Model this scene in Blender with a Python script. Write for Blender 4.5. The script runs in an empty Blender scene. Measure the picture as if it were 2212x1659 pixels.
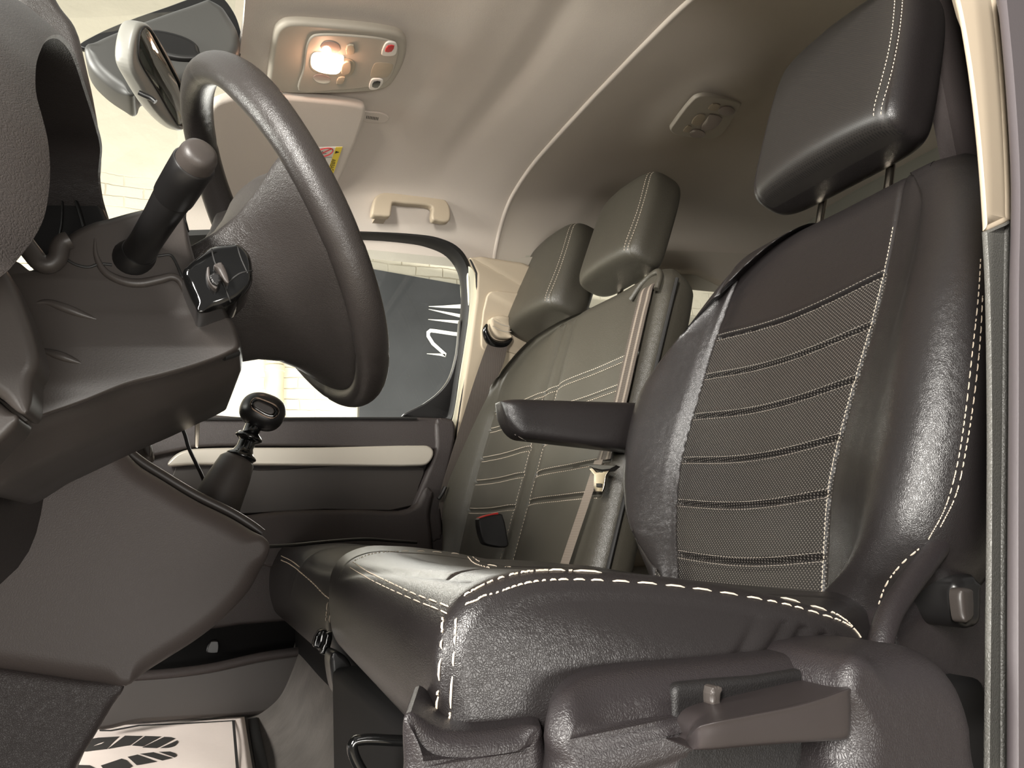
import bpy, bmesh, math, random
import numpy as np
from mathutils import Vector, Matrix
from mathutils.bvhtree import BVHTree
from mathutils.geometry import tessellate_polygon
random.seed(4)
S=bpy.context.scene; COL=S.collection
# ------------------------------------------------------------------ camera (X = to the rear of the van, Y = across the cab, Z = up)
FPX=1534.
vy=(380-1106., 829.5-1165.); kk=829.5-905.
xv=-(vy[1]*kk+FPX*FPX)/vy[0]
ax=np.array([xv,kk,-FPX]); ay=np.array([vy[0],vy[1],-FPX])
ax/=np.linalg.norm(ax); ay/=np.linalg.norm(ay); az=np.cross(ax,ay)
RW=np.array([ax,ay,az]); CAM=np.array([0,0,.52])
cd=bpy.data.cameras.new('camera'); cd.sensor_width=36; cd.lens=FPX/2212*36; cd.clip_start=.02
cam=bpy.data.objects.new('camera',cd); COL.objects.link(cam); S.camera=cam
M=Matrix([list(RW[i])+[CAM[i]] for i in range(3)]+[[0,0,0,1]]); cam.matrix_world=M
S.view_settings.view_transform='Standard'; S.view_settings.look='None'; S.view_settings.gamma=1
S.view_settings.exposure=0.75
# ------------------------------------------------------------------ world, workshop lamps and added fill lamps
W=bpy.data.worlds.new('workshop'); S.world=W; W.use_nodes=True
nt=W.node_tree; bg=nt.nodes['Background']; tc=nt.nodes.new('ShaderNodeTexCoord'); sx=nt.nodes.new('ShaderNodeSeparateXYZ'); mr=nt.nodes.new('ShaderNodeMapRange')
nt.links.new(tc.outputs['Generated'],sx.inputs[0]); nt.links.new(sx.outputs[1],mr.inputs[0]); nt.links.new(mr.outputs[0],bg.inputs[1]); bg.inputs[0].default_value=(1,.965,.91,1)
mr.interpolation_type='SMOOTHSTEP'; mr.inputs['From Min'].default_value=-.5; mr.inputs['From Max'].default_value=.4; mr.inputs['To Min'].default_value=.15; mr.inputs['To Max'].default_value=.70   # dim workshop behind the open door, lit bay beyond
def area(name,loc,tgt,size,sy,power,col=(1,.96,.90)):
    l=bpy.data.lights.new(name,'AREA'); l.shape='RECTANGLE'; l.size=size; l.size_y=sy; l.energy=power; l.color=col
    o=bpy.data.objects.new(name,l); COL.objects.link(o); o.location=loc
    o.rotation_euler=(Vector(tgt)-Vector(loc)).to_track_quat('-Z','Y').to_euler(); return o
area('workshop_lamp_door',(-1.35,-1.25,1.45),(.6,.8,.75),.45,1.2,115)
area('fill_lamp_front',(-3.2,1.1,1.25),(.6,1.2,1.35),1.8,1.0,200)  # added lamp, set low ahead of the windscreen to brighten the headliner
area('fill_lamp_wall',(.8,3.3,-.2),(.9,5.2,1.3),4.5,.4,150)  # unseen lamp added below the window line to whiten the brick wall
area('workshop_lamp_passenger',(.9,4.2,1.3),(.7,1.2,1.3),1.8,.8,40)
area('fill_lamp_low',(.2,-1.3,.15),(.7,1.2,1.45),.9,.4,16)  # added low outside the door as fill for ceiling and seat sides
# ------------------------------------------------------------------ geometry helpers
def ray(px,py): return RW@np.array([px-1106,829.5-py,-FPX])
def PY(px,py,y): d=ray(px,py); return CAM+d*(y-CAM[1])/d[1]
def PX(px,py,x): d=ray(px,py); return CAM+d*(x-CAM[0])/d[0]
def PZ(px,py,z): d=ray(px,py); return CAM+d*(z-CAM[2])/d[2]
def PN(px,py,p0,n): d=ray(px,py); n=np.array(n); return CAM+d*(n@(np.array(p0)-CAM))/(n@d)
def proj(p):
    c=RW.T@(np.array(p)-CAM); return 1106+FPX*c[0]/-c[2],829.5-FPX*c[1]/-c[2]
def srgb(r,g,b):
    f=lambda c:(c/255/12.92) if c/255<=.04045 else ((c/255+.055)/1.055)**2.4
    return (f(r),f(g),f(b),1)
def interp(tab,x):
    xs=[t[0] for t in tab]; ys=[t[1] for t in tab]; return float(np.interp(x,xs,ys))
def sm(tab,x):          # smooth monotone-ish interpolation
    n=len(tab)
    if x<=tab[0][0]: return tab[0][1]
    if x>=tab[-1][0]: return tab[-1][1]
    for i in range(n-1):
        if x<=tab[i+1][0]: break
    x0,y0=tab[i]; x1,y1=tab[i+1]
    m=lambda j:0 if j<=0 or j>=n-1 else (tab[j+1][1]-tab[j-1][1])/(tab[j+1][0]-tab[j-1][0])
    m0=m(i) if i>0 else (y1-y0)/(x1-x0); m1=m(i+1) if i+1<n-1 else (y1-y0)/(x1-x0)
    h=x1-x0; t=(x-x0)/h
    return (2*t**3-3*t*t+1)*y0+(t**3-2*t*t+t)*h*m0+(-2*t**3+3*t*t)*y1+(t**3-t*t)*h*m1
def cat(pts,n=8,closed=False,a=.5):     # centripetal Catmull-Rom
    P=[np.array(p,float) for p in pts]; out=[]; N=len(P)
    rng=range(N) if closed else range(N-1)
    for i in rng:
        g=lambda j:P[j%N] if closed else (P[j] if 0<=j<N else (2*P[0]-P[1] if j<0 else 2*P[-1]-P[-2]))
        p0,p1,p2,p3=g(i-1),g(i),g(i+1),g(i+2)
        t0=0; t1=t0+max(1e-6,np.linalg.norm(p1-p0))**a; t2=t1+max(1e-6,np.linalg.norm(p2-p1))**a; t3=t2+max(1e-6,np.linalg.norm(p3-p2))**a
        for k in range(n):
            t=t1+(t2-t1)*k/n
            A1=(t1-t)/(t1-t0)*p0+(t-t0)/(t1-t0)*p1; A2=(t2-t)/(t2-t1)*p1+(t-t1)/(t2-t1)*p2; A3=(t3-t)/(t3-t2)*p2+(t-t2)/(t3-t2)*p3
            B1=(t2-t)/(t2-t0)*A1+(t-t0)/(t2-t0)*A2; B2=(t3-t)/(t3-t1)*A2+(t-t1)/(t3-t1)*A3
            out.append((t2-t)/(t2-t1)*B1+(t-t1)/(t2-t1)*B2)
    if not closed: out.append(P[-1])
    return out
def resample(P,n,closed=False):
    P=[np.array(p,float) for p in P]
    if closed: P=P+[P[0]]
    d=np.cumsum([0]+[np.linalg.norm(P[i+1]-P[i]) for i in range(len(P)-1)])
    A=np.array(P); T=np.linspace(0,d[-1],n+1 if closed else n)
    R=np.stack([np.interp(T,d,A[:,k]) for k in range(A.shape[1])],1)
    return [r for r in (R[:-1] if closed else R)]
def wloc(o):
    v=np.zeros(3)
    while o: v+=np.array(o.location); o=o.parent
    return v
def obj(name,verts,faces,mat,parent=None,smooth=True,sharp=42,uv=None,fm=None,loc=None):
    base=wloc(parent) if parent else np.zeros(3)
    l=np.array(loc,float)-base if loc is not None else np.zeros(3)
    base=base+l
    me=bpy.data.meshes.new(name); me.from_pydata([tuple(np.array(v)-base) for v in verts],[],[tuple(f) for f in faces])
    me.validate(); 
    o=bpy.data.objects.new(name,me); COL.objects.link(o); o.location=l
    for m in (mat if isinstance(mat,(list,tuple)) else [mat]): me.materials.append(m)
    if parent: o.parent=parent
    if uv is not None:
        u=me.uv_layers.new(name='UVMap'); 
        for lp in me.loops: u.data[lp.index].uv=uv[lp.vertex_index]
    if fm is not None and len(fm)==len(me.polygons):
        for p,k in zip(me.polygons,fm): p.material_index=k
    bm=bmesh.new(); bm.from_mesh(me); bmesh.ops.recalc_face_normals(bm,faces=bm.faces); bm.to_mesh(me); bm.free()
    if smooth:
        me.shade_smooth(); me.set_sharp_from_angle(angle=math.radians(sharp))
    return o
def thing(name,label,cat_,loc=(0,0,0),group=None):
    o=bpy.data.objects.new(name,None); COL.objects.link(o); o.location=loc; o.empty_display_size=.05
    o['label']=label; o['category']=cat_
    if group: o['group']=group
    return o
def tag(o,label,cat_,group=None):
    o['label']=label; o['category']=cat_
    if group: o['group']=group
    return o
STUFFN=('rib_stitching','seam_stitching','cushion_stitching','headrest_stitching','armrest_stitching','backrest_stitching')
def struct(o): o['kind']='structure'; return o
class MB:
    def __init__(s): s.v=[]; s.f=[]
    def add(s,v,f):
        n=len(s.v); s.v+= [np.array(p,float) for p in v]; s.f+=[tuple(i+n for i in q) for q in f]; return s
    def grid(s,rows,cu=False,cv=False,caps=(0,0)):
        nr=len(rows); nc=len(rows[0]); v=[p for r in rows for p in r]; f=[]
        for i in range(nr if cv else nr-1):
            for j in range(nc if cu else nc-1):
                f.append((i*nc+j,i*nc+(j+1)%nc,((i+1)%nr)*nc+(j+1)%nc,((i+1)%nr)*nc+j))
        if caps[0]: f.append(tuple(range(nc)))
        if caps[1]: f.append(tuple((nr-1)*nc+j for j in range(nc)))
        return s.add(v,f)
    def tube(s,path,r,n=12,caps=True,flat=1.,up=None):
        P=[np.array(p,float) for p in path]; N=len(P); rr=r if isinstance(r,(list,tuple,np.ndarray)) else [r]*N
        rows=[]; prev=None
        for i in range(N):
            t=P[min(i+1,N-1)]-P[max(i-1,0)]; t/=np.linalg.norm(t)+1e-12
            if prev is None:
                a=np.array(up,float) if up is not None else (np.array([0,0,1.]) if abs(t[2])<.9 else np.array([1.,0,0]))
            else: a=prev
            a=a-t*(a@t); a/=np.linalg.norm(a)+1e-12; prev=a; b=np.cross(t,a)
            rows.append([P[i]+rr[i]*(math.cos(q)*a*flat+math.sin(q)*b) for q in [2*math.pi*k/n for k in range(n)]])
        return s.grid(rows,cu=True,caps=(caps,caps))
    def box(s,c,h,R=None):
        R=np.eye(3) if R is None else np.array(R)
        v=[np.array(c)+R@(np.array([a,b,d])*np.array(h)) for a in(-1,1) for b in(-1,1) for d in(-1,1)]
        return s.add(v,[(0,1,3,2),(4,6,7,5),(0,4,5,1),(2,3,7,6),(0,2,6,4),(1,5,7,3)])
    def build(s,name,mat,parent=None,**k): return obj(name,s.v,s.f,mat,parent,**k)
def bevel(o,w,seg=3,ang=35):
    m=o.modifiers.new('bevel','BEVEL'); m.width=w; m.segments=seg; m.limit_method='ANGLE'; m.angle_limit=math.radians(ang); m.harden_normals=False
    for p in o.data.polygons: p.use_smooth=True
    return o
def nrm(a): a=np.array(a,float); return a/np.linalg.norm(a)
def pad(mb,outline,ext,r=.006,steps=5,dome=0.,rback=None,rings=1):
    """closed outline (3D, roughly planar) given for the FRONT; extruded along ext (backwards); front edge rounded with radius r"""
    P=[np.array(p,float) for p in outline]; e=np.array(ext,float); L=np.linalg.norm(e); en=e/L
    per=sum(np.linalg.norm(P[i]-P[i-1]) for i in range(len(P)))
    if len(P)>8 and r>.0015:
        P=resample(P,int(min(360,max(60,per/max(.0018,r*.25)))),True)
    n=len(P)
    c=sum(P)/n
    nr=[]
    A=0
    for i in range(n):
        A+=np.cross(P[i]-c,P[(i+1)%n]-c)@en
    sg=1 if A>0 else -1
    for i in range(n):
        t=nrm(P[(i+1)%n]-P[i-1]+1e-12); nr.append(np.cross(t,en)*sg)
    w_=int(r*1.1/(per/n)) if (n>40) else 0
    if w_>0:
        w_=min(w_,n//8); A_=np.array(nr); K_=sum(np.roll(A_,j,axis=0)*(w_+1-abs(j)) for j in range(-w_,w_+1)); K_/=np.maximum(.25*(w_+1)**2,np.linalg.norm(K_,axis=1,keepdims=True)); nr=[k_ for k_ in K_]
    A_=np.array(P); B_=np.array(nr); D=A_[None]-A_[:,None]; dn=-(D*B_[:,None]).sum(2); d2=(D**2).sum(2)
    ball=np.where(dn>1e-7,d2/(2*np.maximum(dn,1e-7)),1e3); np.fill_diagonal(ball,1e3)
    ri=np.minimum(r,.82*ball.min(1))
    for _ in range(3): ri=np.minimum(ri,(np.roll(ri,1)+ri+np.roll(ri,-1))/3)
    ex=.0015 if r>.0012 else 0
    rows=[]
    for k in range(rings,0,-1):
        q=k/(rings+1)
        rows.append([ (P[i]-nr[i]*ri[i])*(1-q)+c*q - en*dome*(1-(1-q)**2) for i in range(n)]) if rings>1 or dome else None
    rows=[x for x in rows if x]
    if not rows and ex: rows.append([P[i]-nr[i]*ri[i]*1.08 for i in range(n)])
    for k in range(steps+1):
        a=math.pi/2*k/steps
        rows.append([P[i]-nr[i]*ri[i]*(1-math.sin(a))+en*ri[i]*(1-math.cos(a)) for i in range(n)])
    rb=rback if rback is not None else 0
    rows.append([P[i]+e-en*rb for i in range(n)])
    if rb:
        for k in range(1,steps+1):
            a=math.pi/2*k/steps
            rows.append([P[i]-nr[i]*ri[i]*min(1,rb/r)*(1-math.cos(a))+e-en*rb*(1-math.sin(a)) for i in range(n)])
    n0=len(mb.v); mb.grid(rows,cu=True)
    e1=nrm(np.cross(en,[.3,.5,.81])); e2=np.cross(en,e1)
    for rw,base_ in ((rows[0],n0),(rows[-1],n0+(len(rows)-1)*n)):
        for tri in tessellate_polygon([[Vector((float(p@e1),float(p@e2),0)) for p in rw]]): mb.f.append(tuple(base_+i for i in tri))
    return mb
def pxo(pts,Y,n=6,smooth=True,closed=True):   # pixel outline on the plane at depth Y
    q=[PY(a,b,Y) for a,b in pts]
    return cat(q,n,closed) if smooth else q
def slab(name,pts,Y,th,mat,parent=None,r=.006,n=5,smooth=True,sk=0,**k):
    mb=MB(); pad(mb,pxo(pts,Y,n,smooth),(sk*th,th,0),r=r,**k); return mb.build(name,mat,parent)
def bvh(o):
    dg=None; me=o.data; l=Vector(wloc(o)); return BVHTree.FromPolygons([v.co+l for v in me.vertices],[p.vertices[:] for p in me.polygons])
def hit(bv,px,py):
    d=Vector(ray(px,py)).normalized(); h=bv.ray_cast(Vector(CAM),d)
    return (None,None) if h[0] is None else (np.array(h[0]),np.array(h[1])*(-1 if Vector(h[1]).dot(d)>0 else 1))
def drape(bv,pix,n=10,step=3.0,lift=.0006,smooth=True):
    q=cat([np.array(p,float) for p in pix],n) if smooth else [np.array(p,float) for p in pix]
    L=sum(np.linalg.norm(q[i+1]-q[i]) for i in range(len(q)-1)); q=resample(q,max(4,int(L/step))); out=[]
    for a,b in q:
        h,nn=hit(bv,a,b)
        if h is not None: out.append((h+nn*lift,nn))
    return out
def stitches(mb,pts,length=.0055,gap=.0022,r=.0007):
    """thread: dashes along the draped curve"""
    if len(pts)<3: return
    P=[p for p,_ in pts]; N=[n for _,n in pts]
    keep=[0]
    for i in range(1,len(P)):
        if np.linalg.norm(P[i]-P[keep[-1]])<.04: keep.append(i)
    P=[P[i] for i in keep]; N=[N[i] for i in keep]
    L=sum(np.linalg.norm(P[i+1]-P[i]) for i in range(len(P)-1)); k=int(L/(length+gap))
    if k<2: return
    R=resample([np.concatenate([p,n]) for p,n in zip(P,N)],k*4+1)
    fr=length/(length+gap)
    for i in range(k):
        a=R[i*4]; b=R[min(i*4+3,len(R)-1)]; m=(a+b)/2
        d=(b[:3]-a[:3]); 
        if np.linalg.norm(d)>.03: continue
        nn=nrm(m[3:]); p0=m[:3]-d*.5*fr*1.25; p1=m[:3]+d*.5*fr*1.25
        mb.tube([p0-nn*r*.8,p0*.75+p1*.25+nn*r*.4,p0*.25+p1*.75+nn*r*.4,p1-nn*r*.8],[r*.6,r,r,r*.6],n=5)
# ------------------------------------------------------------------ materials
def mat(name,col,rough=.5,metal=0,bump=0,scale=300,kind='noise',spec=.5,coat=0,emis=None,var=0,vscale=6,trans=0,alpha=1,sheen=0,dist=.0006):
    m=bpy.data.materials.new(name); m.use_nodes=True; nt=m.node_tree; b=nt.nodes['Principled BSDF']
    b.inputs['Base Color'].default_value=col; b.inputs['Roughness'].default_value=rough; b.inputs['Metallic'].default_value=metal
    b.inputs['Specular IOR Level'].default_value=spec; b.inputs['Coat Weight'].default_value=coat; b.inputs['Sheen Weight'].default_value=sheen
    if emis: b.inputs['Emission Color'].default_value=emis[0]; b.inputs['Emission Strength'].default_value=emis[1]
    tc=nt.nodes.new('ShaderNodeTexCoord'); g=nt.nodes.new('ShaderNodeNewGeometry')
    if bump:
        bp=nt.nodes.new('ShaderNodeBump'); bp.inputs['Strength'].default_value=bump; bp.inputs['Distance'].default_value=dist
        if kind=='leather':
            nz=nt.nodes.new('ShaderNodeTexNoise'); nz.inputs['Scale'].default_value=90; nz.inputs['Detail'].default_value=3
            mx=nt.nodes.new('ShaderNodeVectorMath'); mx.operation='MULTIPLY_ADD'; mx.inputs[1].default_value=(.010,)*3
            nt.links.new(tc.outputs['Object'],nz.inputs['Vector']); nt.links.new(nz.outputs['Color'],mx.inputs[0]); nt.links.new(tc.outputs['Object'],mx.inputs[2])
            t=nt.nodes.new('ShaderNodeTexVoronoi'); t.feature='DISTANCE_TO_EDGE'; t.inputs['Scale'].default_value=scale
            nt.links.new(mx.outputs[0],t.inputs['Vector'])
            cr=nt.nodes.new('ShaderNodeMapRange'); cr.inputs['From Max'].default_value=.25; nt.links.new(t.outputs['Distance'],cr.inputs['Value'])
            nt.links.new(cr.outputs[0],bp.inputs['Height'])
        elif kind=='weave':
            t=nt.nodes.new('ShaderNodeTexWave'); t.inputs['Scale'].default_value=scale; nt.links.new(tc.outputs['Object'],t.inputs['Vector']); nt.links.new(t.outputs['Fac'],bp.inputs['Height'])
        else:
            t=nt.nodes.new('ShaderNodeTexNoise'); t.inputs['Scale'].default_value=scale; t.inputs['Detail'].default_value=4
            nt.links.new(tc.outputs['Object'],t.inputs['Vector']); nt.links.new(t.outputs['Fac'],bp.inputs['Height'])
        nt.links.new(bp.outputs['Normal'],b.inputs['Normal'])
    if var:
        t=nt.nodes.new('ShaderNodeTexNoise'); t.inputs['Scale'].default_value=vscale; t.inputs['Detail'].default_value=5
        nt.links.new(tc.outputs['Object'],t.inputs['Vector'])
        r=nt.nodes.new('ShaderNodeValToRGB'); r.color_ramp.elements[0].position=.3; r.color_ramp.elements[1].position=.7
        r.color_ramp.elements[0].color=[c*(1-var) for c in col[:3]]+[1]; r.color_ramp.elements[1].color=[min(1,c*(1+var)) for c in col[:3]]+[1]
        nt.links.new(t.outputs['Fac'],r.inputs['Fac']); nt.links.new(r.outputs['Color'],b.inputs['Base Color'])
    return m
LEA=mat('black_leather',srgb(31,28,28),.33,bump=.20,scale=620,kind='leather',spec=.55)
LEA2=mat('olive_black_leather',srgb(57,54,47),.42,bump=.3,scale=420,kind='leather',spec=.5)
THR=mat('pale_thread',srgb(205,190,172),.7)
THRD=mat('dark_thread',srgb(150,142,132),.7)
PLB=mat('brown_black_plastic',srgb(62,56,55),.48,bump=.35,scale=500,kind='leather',spec=.45)
PLC=mat('coarse_grain_plastic',srgb(35,31,32),.40,bump=.28,scale=520,kind='leather',spec=.5)
PLS=mat('satin_dark_plastic',srgb(60,55,52),.42,spec=.45,bump=.1,scale=900)
PLK=mat('black_plastic',srgb(24,23,23),.35,spec=.5)
GLO=mat('gloss_black',srgb(12,12,12),.08,spec=.6,coat=.5)
RUB=mat('black_rubber',srgb(22,21,20),.6)
DARK=mat('matt_black',srgb(17,16,16),.8,spec=.2)
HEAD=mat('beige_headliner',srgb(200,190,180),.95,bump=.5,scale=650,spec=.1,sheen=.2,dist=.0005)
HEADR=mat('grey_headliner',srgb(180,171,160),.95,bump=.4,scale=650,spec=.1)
TRIM=mat('beige_plastic',srgb(176,162,142),.55,bump=.15,scale=700,spec=.35)
TRIMG=mat('warm_grey_plastic',srgb(170,162,150),.5,bump=.1,scale=700,spec=.35)
WHITE=mat('cream_paint',srgb(226,222,200),.3,spec=.5)
SIL=mat('silver_trim',srgb(205,198,186),.35,metal=.35,spec=.6)
STEEL=mat('polished_steel',srgb(190,180,165),.2,metal=1)
CLOTH=mat('rubber_floor_cover',srgb(88,84,80),.55,bump=.5,scale=60,var=.18,vscale=14,dist=.002)
RED=mat('red_plastic',srgb(200,40,38),.4)
PAPER=mat('mat_paper',srgb(238,226,218),.8,bump=.4,scale=12,dist=.004)
INK=mat('black_ink',srgb(40,38,36),.8)
WEB=mat('belt_webbing',srgb(70,62,56),.6,bump=.4,scale=160,kind='weave')
WEBL=mat('pale_belt_webbing',srgb(118,108,98),.6,bump=.4,scale=160,kind='weave')
WEBD=mat('belt_webbing_stripe',srgb(88,78,72),.6)
YEL=mat('label_yellow',srgb(232,205,60),.5); LWH=mat('label_white',srgb(225,220,212),.5); LRD=mat('label_red',srgb(190,40,45),.5)
LAMP=mat('lit_lamp_lens',srgb(255,240,225),.4,emis=((1,.82,.66,1),4))
CLEAR=mat('clear_plastic',srgb(150,135,128),.12,spec=.6,coat=.6)
MIRR=mat('mirror_glass',srgb(150,155,155),.03,metal=1)
BAN=mat('black_banner',srgb(52,53,54),.55,var=.35,vscale=1.3)
BWH=mat('banner_white',srgb(246,244,232),.6)
PIPE=mat('painted_pipe',srgb(214,200,170),.6,var=.15,vscale=8)
def glassmat(name,tint=(.93,.96,.94,1),g=.10):
    m=bpy.data.materials.new(name); m.use_nodes=True; nt=m.node_tree; nt.nodes.clear()
    o=nt.nodes.new('ShaderNodeOutputMaterial'); t=nt.nodes.new('ShaderNodeBsdfTransparent'); t.inputs[0].default_value=tint
    gl=nt.nodes.new('ShaderNodeBsdfGlossy'); gl.inputs['Roughness'].default_value=.02
    lw=nt.nodes.new('ShaderNodeLayerWeight'); pw=nt.nodes.new('ShaderNodeMath'); pw.operation='POWER'; pw.inputs[1].default_value=5; nt.links.new(lw.outputs['Facing'],pw.inputs[0])
    fr=nt.nodes.new('ShaderNodeMath'); fr.operation='MULTIPLY_ADD'; fr.inputs[1].default_value=.6; fr.inputs[2].default_value=.03; nt.links.new(pw.outputs[0],fr.inputs[0])
    mx=nt.nodes.new('ShaderNodeMixShader'); nt.links.new(fr.outputs[0],mx.inputs[0]); nt.links.new(t.outputs[0],mx.inputs[1]); nt.links.new(gl.outputs[0],mx.inputs[2])
    nt.links.new(mx.outputs[0],o.inputs[0]); return m
GLASS=glassmat('window_glass')
def perf(name,base,dot,pitch,rad,rough=.42,depth=.5,lea=True):
    m=mat(name,base,rough,spec=.55); nt=m.node_tree; b=nt.nodes['Principled BSDF']
    uv=nt.nodes.new('ShaderNodeTexCoord'); sx=nt.nodes.new('ShaderNodeSeparateXYZ'); nt.links.new(uv.outputs['UV'],sx.inputs[0])
    def mth(op,a,b_=None,c=None):
        n=nt.nodes.new('ShaderNodeMath'); n.operation=op
        for i,q in enumerate([a,b_,c]):
            if q is None: continue
            if isinstance(q,(int,float)): n.inputs[i].default_value=q
            else: nt.links.new(q,n.inputs[i])
        return n.outputs[0]
    vy_=mth('MULTIPLY',sx.outputs[1],2/pitch); row=mth('FLOOR',vy_); fy=mth('SUBTRACT',mth('FRACT',vy_),.5)
    off=mth('MULTIPLY',mth('FLOORED_MODULO',row,2),.5)
    fx=mth('SUBTRACT',mth('FRACT',mth('ADD',mth('MULTIPLY',sx.outputs[0],1/pitch),off)),.5)
    d=mth('SQRT',mth('ADD',mth('MULTIPLY',fx,fx),mth('MULTIPLY',mth('MULTIPLY',fy,.5),mth('MULTIPLY',fy,.5))))
    k=mth('LESS_THAN',d,rad)
    mx=nt.nodes.new('ShaderNodeMix'); mx.data_type='RGBA'; nt.links.new(k,mx.inputs[0]); mx.inputs[6].default_value=base; mx.inputs[7].default_value=dot
    nt.links.new(mx.outputs[2],b.inputs['Base Color'])
    bp=nt.nodes.new('ShaderNodeBump'); bp.inputs['Strength'].default_value=depth; bp.inputs['Distance'].default_value=.0006; bp.invert=True
    nt.links.new(k,bp.inputs['Height']); nt.links.new(bp.outputs[0],b.inputs['Normal']); return m
PERF=perf('perforated_leather',srgb(31,29,28),srgb(112,107,101),.0052,.17)
PERF2=perf('fine_perforated_leather',srgb(57,54,47),srgb(66,62,55),.0040,.18,.5,.2)
PERFH=perf('headrest_perforated_leather',srgb(34,31,29),srgb(20,18,17),.0040,.2,.5,.3)
# ------------------------------------------------------------------ workshop outside
def brickmat():
    m=bpy.data.materials.new('painted_brick'); m.use_nodes=True; nt=m.node_tree; b=nt.nodes['Principled BSDF']; b.inputs['Roughness'].default_value=.75
    tc=nt.nodes.new('ShaderNodeTexCoord'); mp=nt.nodes.new('ShaderNodeMapping'); nt.links.new(tc.outputs['UV'],mp.inputs[0])
    nz=nt.nodes.new('ShaderNodeTexNoise'); nz.inputs['Scale'].default_value=4; nz.inputs['Detail'].default_value=6
    nt.links.new(tc.outputs['UV'],nz.inputs['Vector'])
    ad=nt.nodes.new('ShaderNodeVectorMath'); ad.operation='MULTIPLY_ADD'; ad.inputs[1].default_value=(.05,.05,0)
    nt.links.new(nz.outputs['Color'],ad.inputs[0]); nt.links.new(mp.outputs[0],ad.inputs[2])
    br=nt.nodes.new('ShaderNodeTexBrick'); br.inputs['Scale'].default_value=1; br.inputs['Brick Width'].default_value=.23; br.inputs['Row Height'].default_value=.078
    br.inputs['Mortar Size'].default_value=.006; br.inputs['Mortar Smooth'].default_value=.6
    br.inputs['Color1'].default_value=srgb(222,215,196); br.inputs['Color2'].default_value=srgb(216,208,188); br.inputs['Mortar'].default_value=srgb(172,160,136)
    nt.links.new(ad.outputs[0],br.inputs['Vector'])
    n2=nt.nodes.new('ShaderNodeTexNoise'); n2.inputs['Scale'].default_value=1.7; n2.inputs['Detail'].default_value=8; nt.links.new(tc.outputs['UV'],n2.inputs['Vector'])
    mr=nt.nodes.new('ShaderNodeMapRange'); mr.inputs['From Min'].default_value=.42; mr.inputs['From Max'].default_value=.6; nt.links.new(n2.outputs['Fac'],mr.inputs[0]); mr.inputs['To Max'].default_value=.75
    sz=nt.nodes.new('ShaderNodeSeparateXYZ'); nt.links.new(tc.outputs['UV'],sz.inputs[0]); mz_=nt.nodes.new('ShaderNodeMapRange'); mz_.inputs['From Min'].default_value=3.05; mz_.inputs['From Max'].default_value=2.92; nt.links.new(sz.outputs[1],mz_.inputs[0]); ml=nt.nodes.new('ShaderNodeMath'); ml.operation='MULTIPLY'; nt.links.new(mz_.outputs[0],ml.inputs[0]); nt.links.new(mr.outputs[0],ml.inputs[1])
    mx=nt.nodes.new('ShaderNodeMix'); mx.data_type='RGBA'; nt.links.new(ml.outputs[0],mx.inputs[0]); mx.inputs[6].default_value=srgb(220,212,192); nt.links.new(br.outputs['Color'],mx.inputs[7])
    nt.links.new(mx.outputs[2],b.inputs['Base Color'])
    bp=nt.nodes.new('ShaderNodeBump'); bp.inputs['Strength'].default_value=.6; bp.inputs['Distance'].default_value=.02
    m2=nt.nodes.new('ShaderNodeMath'); m2.operation='MULTIPLY_ADD'; m2.inputs[1].default_value=-.6
    mf=nt.nodes.new('ShaderNodeMath'); mf.operation='MULTIPLY'; nt.links.new(br.outputs['Fac'],mf.inputs[0]); nt.links.new(ml.outputs[0],mf.inputs[1])
    nt.links.new(mf.outputs[0],m2.inputs[0]); nt.links.new(nz.outputs['Fac'],m2.inputs[2]); nt.links.new(m2.outputs[0],bp.inputs['Height']); nt.links.new(bp.outputs[0],b.inputs['Normal'])
    return m
BRICK=brickmat()
mb=MB(); xs=[-6,7]; zs=[-.9,5.2]
mb.add([(-6,5.2,-.9),(7,5.2,-.9),(7,5.2,5.2),(-6,5.2,5.2),(-6,5.4,-.9),(7,5.4,-.9),(7,5.4,5.2),(-6,5.4,5.2)],[(0,1,2,3),(4,7,6,5),(0,4,5,1),(3,2,6,7),(0,3,7,4),(1,5,6,2)])
w=struct(mb.build('wall_back',BRICK,smooth=False,uv=[(v[0],v[2]) for v in mb.v]))
mb=MB().box((0.5,1.5,-.86),(7,5,.04)); struct(mb.build('floor_workshop',mat('concrete',srgb(165,158,146),.8,bump=.4,scale=20),smooth=False))
p0=PY(596,820,5.05); mb=MB(); mb.tube([(p0[0],5.12,-.8),(p0[0],5.12,4.2)],.062,24)
pipe=mb.build('drainpipe',PIPE); tag(pipe,'cream painted drainpipe on the brick wall, seen below the steering wheel','pipe')
for z in (.5,PY(596,797,5.12)[2],3.1): mb=MB(); mb.tube([(p0[0],5.12,z-.02),(p0[0],5.12,z+.02)],.070,24); mb.build('pipe_collar',PIPE,pipe)
# banner board on the wall
bp_=[PY(782,577,5.1),PY(1560,716,5.1),PY(1560,1010,5.1),PY(774,1010,5.1)]
mb=MB(); b0=[np.array(p) for p in bp_]; mb.add(b0+[p+np.array([0,.06,0]) for p in b0],[(0,1,2,3),(7,6,5,4),(0,4,5,1),(1,5,6,2),(2,6,7,3),(3,7,4,0)])
ban=mb.build('banner',BAN,smooth=False); tag(ban,'black banner with white lettering on the wall outside the passenger window','banner')
def stroke(mb,pts,ws,Y=5.095):
    P=[PY(a,b,Y) for a,b in pts]; L=[];R_=[]
    for i,p in enumerate(P):
        t=nrm(P[min(i+1,len(P)-1)]-P[max(i-1,0)]); n=np.array([-t[2],0,t[0]]); w_=ws[i]*Y/FPX*.5
        L.append(p+n*w_); R_.append(p-n*w_)
    n=len(P); v=L+R_; mb.add(v+[q+np.array([0,.004,0]) for q in v],[(i,i+1,n+i+1,n+i) for i in range(n-1)])
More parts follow.
